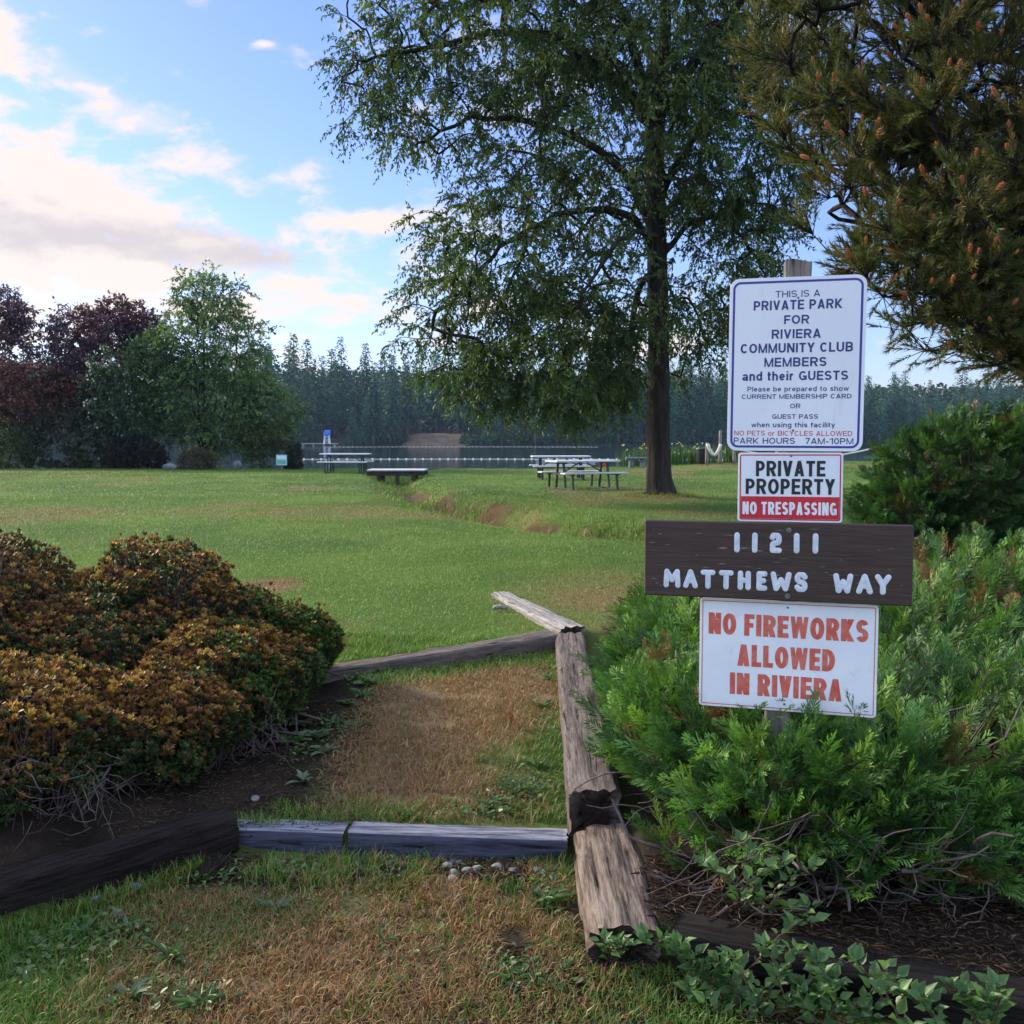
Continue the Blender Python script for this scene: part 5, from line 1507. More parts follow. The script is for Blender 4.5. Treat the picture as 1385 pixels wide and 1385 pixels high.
def routed(ch, x0, x1, y0, y1, rad=.0096):
    """stroke letter between crop bounds"""
    a = pn.uv(x0, (y0 + y1) / 2)[0] + rad; b_ = pn.uv(x1, (y0 + y1) / 2)[0] - rad
    xm = (x0 + x1) / 2
    tp = pn.uv(xm, y0)[1] - rad; bt_ = pn.uv(xm, y1)[1] + rad
    for st in STROKE[ch]:
        p = [(a + (b_ - a) * x, bt_ + (tp - bt_) * y) for x, y in st]
        for (q0, q1) in zip(p[:-1], p[1:]):
            d_ = Vector((q1[0] - q0[0], q1[1] - q0[1])); L_ = d_.length; d_.normalize(); n_ = Vector((-d_.y, d_.x))
            rows_ = []
            for i in range(9):
                th = PI * i / 8
                rows_.append((math.cos(th) * rad, math.sin(th) * 0.0016))
            V = []; 
            for q_ in (q0, q1):
                for (o1, o2) in rows_:
                    V.append((q_[0] + n_.x * o1, q_[1] + n_.y * o1, FZ + o2 - .0002))
            mb.add(V, [[i, i + 1, 9 + i + 1, 9 + i] for i in range(8)])
        for q_ in p:
            V = []; Fc = []
            for j in range(4):
                ph = PI / 2 * j / 3.0
                for i in range(14):
                    th = 2 * PI * i / 14
                    V.append((q_[0] + rad * 1.01 * math.cos(ph) * math.cos(th), q_[1] + rad * 1.01 * math.cos(ph) * math.sin(th), FZ + 0.00158 * math.sin(ph) - .0002))
            for j in range(3):
                for i in range(14):
                    Fc.append([j * 14 + i, j * 14 + (i + 1) % 14, (j + 1) * 14 + (i + 1) % 14, (j + 1) * 14 + i])
            mb.add(V, Fc)
for ch, x0, x1 in (('1', 280, 299), ('1', 330, 349), ('2', 381, 417), ('1', 447, 467), ('1', 500, 520)):
    xm = (x0 + x1) / 2
    mb = MB(); routed(ch, x0, x1, 794 + (xm - 283) * .012, 851 + (xm - 283) * .016); part(mb, 'routed_digit', m_routed, T, True)
for ch, x0, x1 in (('M', 83, 131), ('A', 138, 180), ('T', 187, 229), ('T', 238, 280), ('H', 290, 330), ('E', 342, 376), ('W', 383, 443), ('S', 450, 489), ('W', 559, 616), ('A', 624, 672), ('Y', 676, 723)):
    xm = (x0 + x1) / 2
    mb = MB(); routed(ch, x0, x1, 896 + (xm - 83) * .026, 949 + (xm - 83) * .034); part(mb, 'routed_letter', m_routed, T, True)
mb = MB()
r_ = np.random.default_rng(33)
for i in range(46):
    u = r_.uniform(-.48, .48) * bw; v = r_.choice([-.30, -.12, .02, .17, .36]) * bh + r_.normal(0, .012)
    if abs(v) > bh * .46: continue
    L = r_.uniform(.006, .05); hgt = r_.uniform(.0004, .0011)
    if abs(u) + L / 2 > bw * .49: continue
    mb.add([(u - L / 2, v, FZ + .0004), (u, v - hgt, FZ + .0004), (u + L / 2, v + r_.normal(0, .0006), FZ + .0004), (u, v + hgt, FZ + .0004)], [[0, 1, 2, 3]])
part(mb, 'scratches', m_scratch, T)
mb = MB(); screw(mb, pn, 435, 789, FZ, .010); screw(mb, pn, 431, 974, FZ, .010); part(mb, 'screw', m_screw, T)

# fireworks sign
pn = Panel((185, 982), (690, 1003), (680, 1324), (178, 1284), .003)
T = sign_root('fireworks_sign', 'white sign with faded red letters saying no fireworks allowed, lowest on the post', pn)
mb = MB(); plate(mb, pn.w, pn.h, .012, 0, .003); part(mb, 'panel', m_white2, T)
mb = MB(); frame_strip(mb, pn.w - .016, pn.h - .016, .004, .003, .0036); part(mb, 'border', m_faded_red, T)
for (s, x0, x1, y0, y1) in (('NO FIREWORKS', 207, 660, 1034, 1096), ('ALLOWED', 288, 565, 1121, 1183), ('IN RIVIERA', 267, 585, 1203, 1265)):
    text_line(T, m_faded_red, pn, s, x0, x1, y0, y1, .0037, .235, .10)
mb = MB(); screw(mb, pn, 431, 1010, .003, .004); screw(mb, pn, 421, 1284, .003, .004); part(mb, 'screw', m_screw, T)

# ------------------------------------------------------------------ picnic tables
m_plank = rough_mat('pale_table_plank', (.50, .52, .54), (.62, .64, .66), 10, (1, 1, 1), .55, .2, spec=.4)
m_iron = paint_mat('dark_green_iron', (.014, .026, .020), .5, .5, .3, 20)
def picnic_table(label, loc, rz):
    T = thing('picnic_table', label, 'picnic table', (0, 0, 0), 'picnic tables on the lawn')
    L = 1.9
    mb = MB()
    for i in range(5): box(mb, (0, -.30 + .15 * i, .745), (L, .142, .045), bev=.006)
    part(mb, 'tabletop', m_plank, T)
    for s in (-1, 1):
        mb = MB()
        for i in range(2): box(mb, (0, s * (.62 + .135 * i), .44), (L, .128, .042), bev=.006)
        part(mb, 'bench_seat', m_plank, T)
    for s in (-1, 1):
        mb = MB(); x = s * .66
        for k in (-1, 1):
            bar(mb, (x, k * .16, .72), (x, k * .28, .03), .045, .06)        # table legs
            bar(mb, (x, k * .68, .42), (x, k * .72, .03), .045, .06)         # seat legs
        bar(mb, (x, -.80, .405), (x, .80, .405), .045, .05)
        bar(mb, (x, -.36, .705), (x, .36, .705), .045, .05)
        bar(mb, (x, -.78, .02), (x, .78, .02), .05, .04)
        part(mb, 'leg_frame', m_iron, T)
    mb = MB()
    for s in (-1, 1): bar(mb, (s * .63, 0, .42), (s * .12, 0, .70), .03, .03)
    part(mb, 'brace', m_iron, T)
    T.location = loc; T.rotation_euler = (0, 0, rz)
    return T
def on(px, py, Y):
    p_ = P(px, py, Y); return Vector((p_.x, Y, gz_(p_.x, Y)))
picnic_table('picnic table nearest the big tree trunk, seen at an angle', on(788, 655, 27.6), R(24))
picnic_table('picnic table standing broadside behind the nearest table, towards the water', on(758, 645, 33.5), R(4))
picnic_table('picnic table standing alone to the left beside the small plank bridge', on(468, 640, 40.0), R(-3))

# ------------------------------------------------------------------ plank bridge over the ditch
m_deck = rough_mat('grey_deck_plank', (.36, .36, .37), (.52, .52, .53), 6, (1, 8, 1), .8, .4)
m_darkwood = rough_mat('dark_bridge_wood', (.030, .026, .022), (.07, .06, .05), 8, rough=.9)
pb = on(538, 640, 37.6)
T = thing('plank_bridge', 'small plank footbridge crossing the ditch right of the left picnic table', 'footbridge', (pb.x, pb.y, .24))
mb = MB()
for i in range(11): box(mb, (-.94 + .188 * i, 0, .185), (.178, 1.5, .05), bev=.005)
part(mb, 'deck', m_deck, T)
for s in (-1, 1):
    mb = MB(); box(mb, (0, s * .6, .065), (2.1, .12, .15), bev=.006); part(mb, 'beam', m_darkwood, T)
for (x, y) in ((-.62, -.6), (.62, -.6), (-.62, .6), (.62, .6), (0.05, -.6)):
    mb = MB(); box(mb, (x, y, -.22), (.14, .14, .42), bev=.006); part(mb, 'support', m_darkwood, T)

# ------------------------------------------------------------------ small things along the water
m_tin = paint_mat('pale_blue_sign', (.30, .52, .68), .5)
p_ = on(381, 634, 43.5)
T = thing('notice_sign', 'small pale blue notice on a short stake beside the dark clipped bush', 'sign', p_)
mb = MB(); box(mb, (0, 0, .42), (.46, .02, .44), bev=.006); part(mb, 'panel', m_tin, T)
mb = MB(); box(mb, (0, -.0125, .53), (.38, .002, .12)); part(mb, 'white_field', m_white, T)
mb = MB(); box(mb, (0, -.0125, .34), (.38, .002, .16)); part(mb, 'green_field', paint_mat('sign_green', (.12, .42, .30), .5), T)
mb = MB(); box(mb, (0, .032, .25), (.05, .04, .74), bev=.004); part(mb, 'stake', m_post, T)
def boulder(name, label, loc, s, mat, seed, group=None, cat='boulder', n=2, sink=.25):
    import bmesh
    bm_ = bmesh.new(); bmesh.ops.create_icosphere(bm_, subdivisions=n, radius=1.0)
    r = np.random.default_rng(seed); off = r.uniform(0, 50, 3)
    from mathutils import noise as mn
    for v in bm_.verts:
        k = 1 + .35 * mn.noise(v.co * 1.3 + Vector(off)) + .10 * mn.noise(v.co * 3.5 + Vector(off))
        v.co = Vector((v.co.x * s[0] * k, v.co.y * s[1] * k, v.co.z * s[2] * k))
    me = bpy.data.meshes.new(name); bm_.to_mesh(me); bm_.free()
    a = me.color_attributes.new('Col', 'FLOAT_COLOR', 'POINT')
    for d_ in a.data: d_.color = (1, 1, 1, 1)
    me.polygons.foreach_set('use_smooth', np.ones(len(me.polygons), bool))
    me.materials.append(mat)
    o = bpy.data.objects.new(name, me); COL.objects.link(o); o.location = Vector(loc) + Vector((0, 0, s[2] * (1 - 2 * sink)))
    o.rotation_euler = (0, 0, r.uniform(0, 6.28))
    return tag(o, label, cat, group)
m_rock = rough_mat('grey_rock', (.08, .085, .10), (.19, .20, .22), 5, rough=.85, bump=.5)
m_stone = rough_mat('pale_pebble', (.13, .13, .13), (.26, .255, .245), 40, rough=.7, bump=.3)
m_stone_d = rough_mat('dark_pebble', (.045, .045, .048), (.10, .098, .095), 18, rough=.7, bump=.3)
boulder('boulder', 'grey boulder lying on the grass edge left of the pale olive shrub', on(230, 634, 43.8), (.32, .24, .2), m_rock, 1)
boulder('boulder', 'grey boulder right of the pale olive shrub', on(321, 630, 45.0), (.24, .22, .26), m_rock, 2)
# rubbish bin
p_ = on(950, 624, 44.8)
T = thing('rubbish_bin', 'black rubbish bin standing at the lake edge by the rope posts', 'bin', p_)
mb = MB(); tube(mb, [(0, 0, 0), (0, 0, .02), (0, 0, .62), (0, 0, .64)], [.22, .23, .28, .28], 20); part(mb, 'body', paint_mat('black_plastic', (.012, .013, .014), .5), T, True)
mb = MB(); tube(mb, [(0, 0, .63), (0, 0, .645), (0, 0, .70), (0, 0, .72)], [.30, .305, .30, .24], 20); part(mb, 'rim', paint_mat('dark_plastic', (.03, .032, .034), .5), T, True)
# rope fence
m_rope = rough_mat('white_rope', (.50, .48, .44), (.66, .64, .60), 40, rough=.9, bump=.3)
ps = []
for (px, py, h, lab) in ((956, 624, .95, 'short weathered post right beside the black rubbish bin'), (974, 624, 1.45, 'tall weathered rope post left of the sign post'), (993, 626, .72, 'short post between the tall rope post and the signs'), (1192, 626, .8, 'post at the water seen right of the signs, end of the rope')):
    p_ = on(px, py, 44.0); ps.append((p_, h))
    mb = MB(); tube(mb, [p_ + Vector((0, 0, z)) for z in (-.2, .3 * h, .7 * h, h - .02, h)], [.075, .072, .068, .062, .04], 9)
    tag(mb.build('rope_post', m_post, loc=p_), lab, 'post', 'rope posts along the lake edge')
def rope(label, a, b, sag, r):
    a = Vector(a); b = Vector(b); pts = []
    for i in range(17):
        u = i / 16; q_ = a.lerp(b, u); q_.z -= sag * 4 * u * (1 - u); pts.append(q_)
    mb = MB(); tube(mb, pts, r, 8)
    tag(mb.build('rope', m_rope, loc=a), label, 'rope', 'ropes of the shore fence')
rope('thick white rope sagging between the two posts next to the rubbish bin', ps[0][0] + Vector((0, -.10, .90)), ps[1][0] + Vector((0, -.10, .86)), .46, .07)
rope('white rope strung along the water to the right of the signs', ps[2][0] + Vector((0, -.09, .66)), ps[3][0] + Vector((0, -.09, .74)), .45, .035)
# stone bench
p_ = on(862, 623, 44.5)
T = thing('stone_bench', 'small grey stone bench at the lake edge left of the big trunk', 'bench', p_)
mb = MB(); box(mb, (0, 0, .40), (1.0, .38, .09), bev=.02); part(mb, 'seat', m_rock, T)
for s in (-1, 1):
    mb = MB(); box(mb, (s * .26, 0, .16), (.2, .3, .38), bev=.02); part(mb, 'leg', m_rock, T)
# yellow irises
m_petal = leaf_mat('iris_petal', .3, .5)
def iris(x, y, label):
    z = gz_(x, y)
    T = thing('yellow_iris', label, 'plant', (x, y, z), 'yellow irises at the lake edge')
    n = 46
    bx = x + rng.normal(0, .16, n); by = y + rng.normal(0, .12, n); h = rng.uniform(.4, .95, n)
    az = rng.uniform(0, 6.28, n); ln = rng.uniform(.03, .28, n)
    tip = np.stack([bx + np.cos(az) * ln * h, by + np.sin(az) * ln * h, z + h], 1)
    bs = np.stack([bx, by, np.full(n, z - .02)], 1); md = bs * .5 + tip * .5 + np.array([0, 0, .05])
    wv = np.stack([np.cos(az + 1.5), np.sin(az + 1.5), 0 * az], 1) * .014
    V = np.stack([bs - wv, bs + wv, md + wv, md - wv, tip], 1).reshape(-1, 3); i = np.arange(n)[:, None] * 5
    mb = MB(); mb.add(V, np.concatenate([i + np.array([[0, 1, 2]]), i + np.array([[0, 2, 3]]), i + np.array([[3, 2, 4]])]), np.repeat(pick([(.06, .13, .03), (.09, .17, .04), (.05, .10, .03)], n), 5, 0))
    mb.build('leaves', m_grass, T)
    k = rng.choice(n, 3, replace=False)
    p_ = np.repeat(tip[k] + np.array([0, 0, .03]), 6, 0); d_ = norm(rng.normal(0, 1, p_.shape) + np.array([0, 0, .4]))
    mb = MB(); scatter(mb, LEAF_V, LEAF_F, p_, frames(d_, norm(rng.normal(0, 1, p_.shape))), np.stack([rng.uniform(.03, .05, len(p_)), rng.uniform(.05, .07, len(p_)), np.full(len(p_), .1)], 1), np.tile([[.60, .55, .20]], (len(p_), 1)))
    mb.build('flowers', m_petal, T)
for px in (846, 856, 868, 878, 904, 911, 918, 925, 932, 939, 946, 964, 982, 990, 999):
    p_ = on(px + rng.uniform(-2, 2), 622, 45.6 + rng.uniform(-.4, .4))
    iris(p_.x, p_.y, 'clump of yellow iris growing at the lake edge on either side of the big trunk')
# floating dock
m_dockw = rough_mat('grey_dock_wood', (.20, .21, .25), (.34, .35, .40), 4, (1, 6, 1), .8, .3)
pd_ = P(764, 622, 84)
T = thing('floating_dock', 'grey floating dock on the water behind the picnic tables', 'dock', (pd_.x, 84, LAKE_Z))
mb = MB()
for i in range(24): box(mb, (-2.3 + .2 * i, 0, .62), (.19, 2.4, .06), bev=.006)
part(mb, 'deck', m_dockw, T)
mb = MB(); box(mb, (0, -1.15, .38), (4.8, .14, .40), bev=.01); part(mb, 'fascia', m_dockw, T)
for s in (-1, 1):
    mb = MB(); box(mb, (s * 1.5, 0, .10), (1.2, 2.0, .34), bev=.05); part(mb, 'float', m_darkwood, T)
p_ = P(822, 620, 84)
T = thing('mooring_buoy', 'small orange red buoy floating right of the grey dock', 'buoy', (pd_.x + 3.0, 83, LAKE_Z))
mb = MB(); tube(mb, [(0, 0, -.1), (0, 0, .05), (0, 0, .35), (0, 0, .55), (0, 0, .62)], [.12, .26, .30, .18, .05], 14); part(mb, 'body', paint_mat('buoy_red', (.50, .06, .03), .5), T, True)
# buoy lines
m_float = paint_mat('white_float', (.75, .76, .78), .5)
fl = MB()
for i in range(9):
    ph = -PI / 2 + PI * i / 8
    pass
def float_mesh(r):
    mb = MB(); tube(mb, [(-r * 1.2, 0, 0), (-r * 1.1, 0, 0), (-r * .5, 0, 0), (r * .5, 0, 0), (r * 1.1, 0, 0), (r * 1.2, 0, 0)], [r * .2, r * .6, r, r, r * .6, r * .2], 10)
    return mb.mesh('float', m_float)
def buoy_line(label, a, b, n, r, sag=.0):
    a = Vector(a); b = Vector(b)
    T = thing('buoy_line', label, 'buoy line', (a.x, a.y, LAKE_Z), 'swimming area float lines')
    pts = [(a.lerp(b, i / 20).x, a.lerp(b, i / 20).y + sag * 4 * (i / 20) * (1 - i / 20), LAKE_Z + .01) for i in range(21)]
    mb = MB(); tube(mb, pts, .025, 5); mb.build('rope', m_rope, T)
    me = float_mesh(r)
    for i in range(n):
        u = (i + .5) / n; q_ = a.lerp(b, u)
        o = bpy.data.objects.new('float', me); COL.objects.link(o); o.parent = T
        o.location = (q_.x - a.x, q_.y + sag * 4 * u * (1 - u) - a.y, r * .25)
def lake_at(px, py):
    return G(px, py, LAKE_Z)
a = lake_at(405, 621.3); b_ = lake_at(1010, 622.3)
buoy_line('near row of white floats across the water behind the left picnic table', (a.x, a.y, 0), (b_.x, b_.y, 0), 52, .085, 3)
buoy_line('far row of small white floats close to the opposite bank', (-48, 262, 0), (22, 262, 0), 64, .07, 6)
# far shore: dock, lifeguard chair, bare slope
T = thing('far_dock', 'long low white dock on the opposite shore under the dark forest', 'dock', (-55, 286, LAKE_Z))
mb = MB()
for i in range(26): box(mb, (-6.2 + .5 * i, 0, .72), (.47, 3.0, .10), bev=.01)
part(mb, 'deck', paint_mat('white_dock_paint', (.55, .57, .60), .6), T)
for i in range(5):
    mb = MB(); box(mb, (-5.8 + 2.9 * i, 0, .1), (.4, 2.4, 1.1), bev=.02); part(mb, 'pile', m_dockw, T)
T = thing('lifeguard_chair', 'tall blue and white lifeguard chair on the opposite shore', 'lifeguard chair', (-51.4, 286.0, LAKE_Z + .77))
m_lb = paint_mat('lifeguard_blue', (.06, .20, .62), .5); m_lw = paint_mat('lifeguard_white', (.62, .66, .72), .5)
for (x, y) in ((-.7, -.7), (.7, -.7), (-.7, .7), (.7, .7)):
    mb = MB(); bar(mb, (x * 1.15, y * 1.15, 0), (x * .85, y * .85, 2.3), .16, .16); part(mb, 'leg', m_lw, T)
mb = MB(); box(mb, (0, 0, 2.36), (1.7, 1.6, .14), bev=.02); part(mb, 'seat', m_lb, T)
mb = MB(); box(mb, (0, .72, 3.1), (1.7, .12, 1.3), bev=.02); part(mb, 'backrest', m_lb, T)
for s in (-1, 1):
    mb = MB(); box(mb, (s * .8, 0, 2.8), (.12, 1.4, .7), bev=.02); part(mb, 'armrest', m_lb, T)
mb = MB()
for i in range(5): bar(mb, (-.55, -.95, .4 + .4 * i), (.55, -.95, .4 + .4 * i), .10, .10)
for s in (-1, 1): bar(mb, (s * .6, -1.05, 0), (s * .6, -.8, 2.3), .12, .10)
part(mb, 'ladder', m_lw, T)
mb = MB()
xs = np.linspace(-32, -13, 40); vs = np.linspace(0, 1, 14)
X, V_ = np.meshgrid(xs, vs, indexing='ij')
Yb = shore(X) - 3 + V_ * 22
Z = height(X, Yb) + .10 + 1.0 * V_ * np.clip(np.sin(PI * (X + 32) / 19) * 3, 0, 1) + .5 * (fbm(X * .6, Yb * .6, 3, 88) - .5)
ii, jj = np.meshgrid(np.arange(39), np.arange(13), indexing='ij')
mb.add(np.stack([X, Yb, Z], -1).reshape(-1, 3), np.stack([ii * 14 + jj, (ii + 1) * 14 + jj, (ii + 1) * 14 + jj + 1, ii * 14 + jj + 1], -1).reshape(-1, 4))
tag(mb.build('bare_slope', rough_mat('bare_earth', (.085, .060, .040), (.16, .11, .07), .35, rough=.95, c3=(.05, .07, .03))), kind='structure')

# ------------------------------------------------------------------ small things near the camera
r_ = np.random.default_rng(12)
def pebble(x, y, s, mat, label, cat='stone', seed=0):
    boulder('pebble', label, (x, y, gz_(x, y)), (s * r_.uniform(.8, 1.2), s * r_.uniform(.7, 1), s * r_.uniform(.55, .8)), mat, seed, 'pebbles below the lower step', cat, 2, .3)
LAB = 'rounded pebble in the gravelly strip along the front of the blue grey step'
for i in range(52):
    cx = r_.choice([-.20, -.12, -.03, .10, -.86, -.70, -.45]); x = cx + r_.normal(0, .06); y = 3.70 + r_.normal(0, .045)
    y = min(y, 3.765)
    pebble(x, y, r_.uniform(.008, .024), m_stone if r_.uniform() < .55 else m_stone_d, LAB, seed=50 + i)
for i, (px, py, s, lab) in enumerate(((737, 1187, .024, 'pale rounded stone beside the rotten right hand timber'), (345, 1080, .028, 'flat pale stone on the dark soil between bush and path'), (159, 1240, .034, 'flat pale grey stone in the grass before the left timber'), (527, 1170, .026, 'brown stone lying before the joint of the blue grey step'), (412, 962, .022, 'small pale stone on the soil under the bush'))):
    g_ = G(px, py, .09 if py < 1100 else 0.0)
    boulder('stone', lab, (g_.x, g_.y, gz_(g_.x, g_.y)), (s, s * .7, s * .38), m_stone, 90 + i, None, 'stone', 2, .3)
# bits of blue litter and a piece of bark
mb = MB(); g_ = G(182, 1208, .0); z = gz_(g_.x, g_.y) + .014
mb.add([(g_.x - .022, g_.y - .012, z), (g_.x + .020, g_.y - .016, z + .004), (g_.x + .024, g_.y + .014, z + .012), (g_.x - .018, g_.y + .018, z + .016), (g_.x, g_.y, z + .012)], [[0, 1, 4], [1, 2, 4], [2, 3, 4], [3, 0, 4]])
tag(mb.build('litter_scrap', paint_mat('blue_plastic', (.22, .46, .85), .4), loc=(g_.x, g_.y, z)), 'crumpled scrap of light blue plastic before the left timber', 'litter')
mb = MB(); g_ = G(128, 1225, .0); z = gz_(g_.x, g_.y) + .012
mb.add([(g_.x - .012, g_.y - .014, z), (g_.x + .014, g_.y - .010, z + .010), (g_.x + .010, g_.y + .012, z + .018), (g_.x - .014, g_.y + .010, z + .008), (g_.x, g_.y, z + .016)], [[0, 1, 4], [1, 2, 4], [2, 3, 4], [3, 0, 4]])
tag(mb.build('litter_scrap', paint_mat('blue_plastic_dull', (.16, .34, .70), .4), loc=(g_.x, g_.y, z)), 'smaller dull blue scrap half hidden in the grass at the left timber', 'litter')
a = G(270, 1188, .01); b_ = G(300, 1156, .05)
mb = MB(); bar(mb, (a.x, a.y, gz_(a.x, a.y) + .018), (b_.x, b_.y, gz_(b_.x, b_.y) + .045), .075, .016)
tag(mb.build('bark_slab', m_dark, loc=a), 'loose dark slab of bark leaning at the end of the left timber', 'bark')
a = G(676, 829, .24); z = gz_(a.x, a.y) + .03
mb = MB(); tube(mb, [(a.x - .05, a.y, z), (a.x, a.y + .01, z + .006), (a.x + .06, a.y - .01, z)], [.016, .02, .014], 8)
tag(mb.build('wood_chip', m_pale, loc=(a.x, a.y, z)), 'pale stick end lying in the lawn left of the slanting timber', 'stick')

# broad leaved weeds on the path
def weed(px, py, z, n, L, w, label, pal, rise=.45):
    g_ = G(px, py, z); x, y = g_.x, g_.y; zz = gz_(x, y)
    T = thing('weed', label, 'weed', (x, y, zz), 'weeds on the path')
    lv = np.array([(0, 0, 0), (-.28, .25, .10), (-.5, .55, .12), (-.3, .85, .02), (0, 1, -.10), (.3, .85, .02), (.5, .55, .12), (.28, .25, .10), (0, .5, .04)])
    lf = np.array([[0, 8, 1], [1, 8, 2], [2, 8, 3], [3, 8, 4], [4, 8, 5], [5, 8, 6], [6, 8, 7], [7, 8, 0]])
    m = n
    az = np.arange(m) * 2.4 + rng.normal(0, .3, m); el = rng.uniform(.08, rise * 1.6, m)
    d_ = np.stack([np.cos(az) * np.cos(el), np.sin(az) * np.cos(el), np.sin(el)], 1)
    pos = np.tile([[x, y, zz + .006]], (m, 1)) + rng.normal(0, .008, (m, 3)) * np.array([1, 1, .2])
    mb = MB(); s = rng.uniform(.55, 1.1, m)
    scatter(mb, lv, lf, pos, frames(d_, np.tile([[0, 0, 1.0]], (m, 1)) + rng.normal(0, .2, (m, 3))), np.stack([w * s, L * s, L * s], 1), pick(pal, m) * rng.uniform(.8, 1.2, (m, 1)))
    mb.build('leaves', m_leaf, T)
WP = [(.060, .130, .035), (.080, .165, .045), (.045, .10, .03)]
WG = [(.11, .16, .09), (.085, .135, .07)]
WL = 'flat leafy green weed growing on the path between the timbers'
for (px, py, z, n, L, w, pal) in ((392, 1008, .09, 12, .10, .040, WP), (405, 985, .09, 10, .09, .045, WP), (430, 1000, .09, 11, .085, .03, WG), (452, 985, .09, 12, .08, .03, WP), (440, 1022, .09, 10, .09, .03, WG), (470, 960, .09, 12, .08, .03, WP),
        (500, 930, .10, 16, .09, .035, WP), (520, 916, .10, 14, .085, .03, WP), (490, 945, .10, 12, .08, .03, WP), (410, 1060, .09, 12, .08, .025, WG), (700, 1075, .09, 18, .085, .024, WP), (668, 1092, .09, 16, .075, .022, WP), (725, 1040, .09, 14, .08, .024, WP),
        (735, 960, .10, 14, .08, .026, WP), (742, 925, .10, 12, .08, .026, WP)):
    weed(px, py, z, n, L, w, WL, pal)
WL2 = 'small weed rosette in the grass in front of the blue grey step'
for (px, py, n, L, w, pal) in ((372, 1235, 12, .075, .018, WG), (175, 1262, 12, .08, .02, WG), (230, 1300, 16, .09, .016, WP), (270, 1365, 20, .085, .014, WP), (175, 1355, 14, .08, .02, WG), (612, 1222, 14, .045, .014, [(.16, .19, .15)]), (735, 1225, 14, .09, .020, WP), (690, 1330, 12, .08, .012, WP), (110, 1270, 14, .085, .02, WP)):
    weed(px, py, 0, n, L, w, WL2, pal)

# creeping ground cover along the path edges: too many leaflets to count
gc = MB(); xs_, ys_ = [], []
for (px, py, z, n, sx2, sy2) in ((700, 1070, .09, 700, .09, .13), (672, 1100, .09, 380, .09, .05), (735, 985, .09, 260, .05, .25), (735, 905, .1, 200, .06, .2), (510, 920, .1, 420, .13, .10), (450, 990, .09, 300, .10, .14), (405, 1020, .09, 200, .06, .10), (600, 888, .1, 160, .25, .05), (560, 1108, .09, 220, .16, .03),
        (60, 1300, 0, 500, .16, .12), (150, 1265, 0, 300, .10, .07), (420, 1180, 0, 260, .16, .04), (280, 1190, 0, 180, .08, .05), (240, 1350, 0, 220, .10, .05), (740, 1210, 0, 200, .05, .08), (720, 1320, 0, 260, .08, .08), (560, 1300, 0, 120, .10, .10)):
    g_ = G(px, py, z); xs_.append(g_.x + rng.normal(0, sx2, n)); ys_.append(g_.y + rng.normal(0, sy2, n))
x = np.concatenate(xs_); y = np.concatenate(ys_)
ok = ~((x > .20 + .026 * np.clip(y - 3.8, 0, 9)) & (y > 2.95)) & ~((y > 3.77) & (y < 3.97) & (x > -1.15)) & (y < step2(x) - .03) & (x > -1.10 + (np.minimum(y, 3.85) - 3.80) * .98 - .0)
x, y = x[ok], y[ok]; n = len(x)
z = height(x, y) + rng.uniform(.004, .030, n)
az = rng.uniform(0, 6.28, n); el_ = rng.uniform(-.1, .6, n)
d_ = np.stack([np.cos(az) * np.cos(el_), np.sin(az) * np.cos(el_), np.sin(el_)], 1)
lv = [(0, 0, 0), (-.34, .40, .05), (-.22, .85, .02), (0, 1, -.05), (.22, .85, .02), (.34, .40, .05)]
s_ = rng.uniform(.010, .030, n)
scatter(gc, lv, np.array([[0, 5, 3], [5, 4, 3], [0, 3, 1], [1, 3, 2]]), np.stack([x, y, z], 1), frames(d_, np.tile([[0, 0, 1.0]], (n, 1)) + rng.normal(0, .3, (n, 3))), np.stack([s_ * rng.uniform(.45, 1.0, n), s_, s_], 1), pick([(.060, .130, .030), (.095, .175, .040), (.045, .095, .03), (.11, .16, .06)], n) * rng.uniform(.75, 1.25, (n, 1)))
tag(gc.build('ground_cover', m_leaf), kind='stuff')

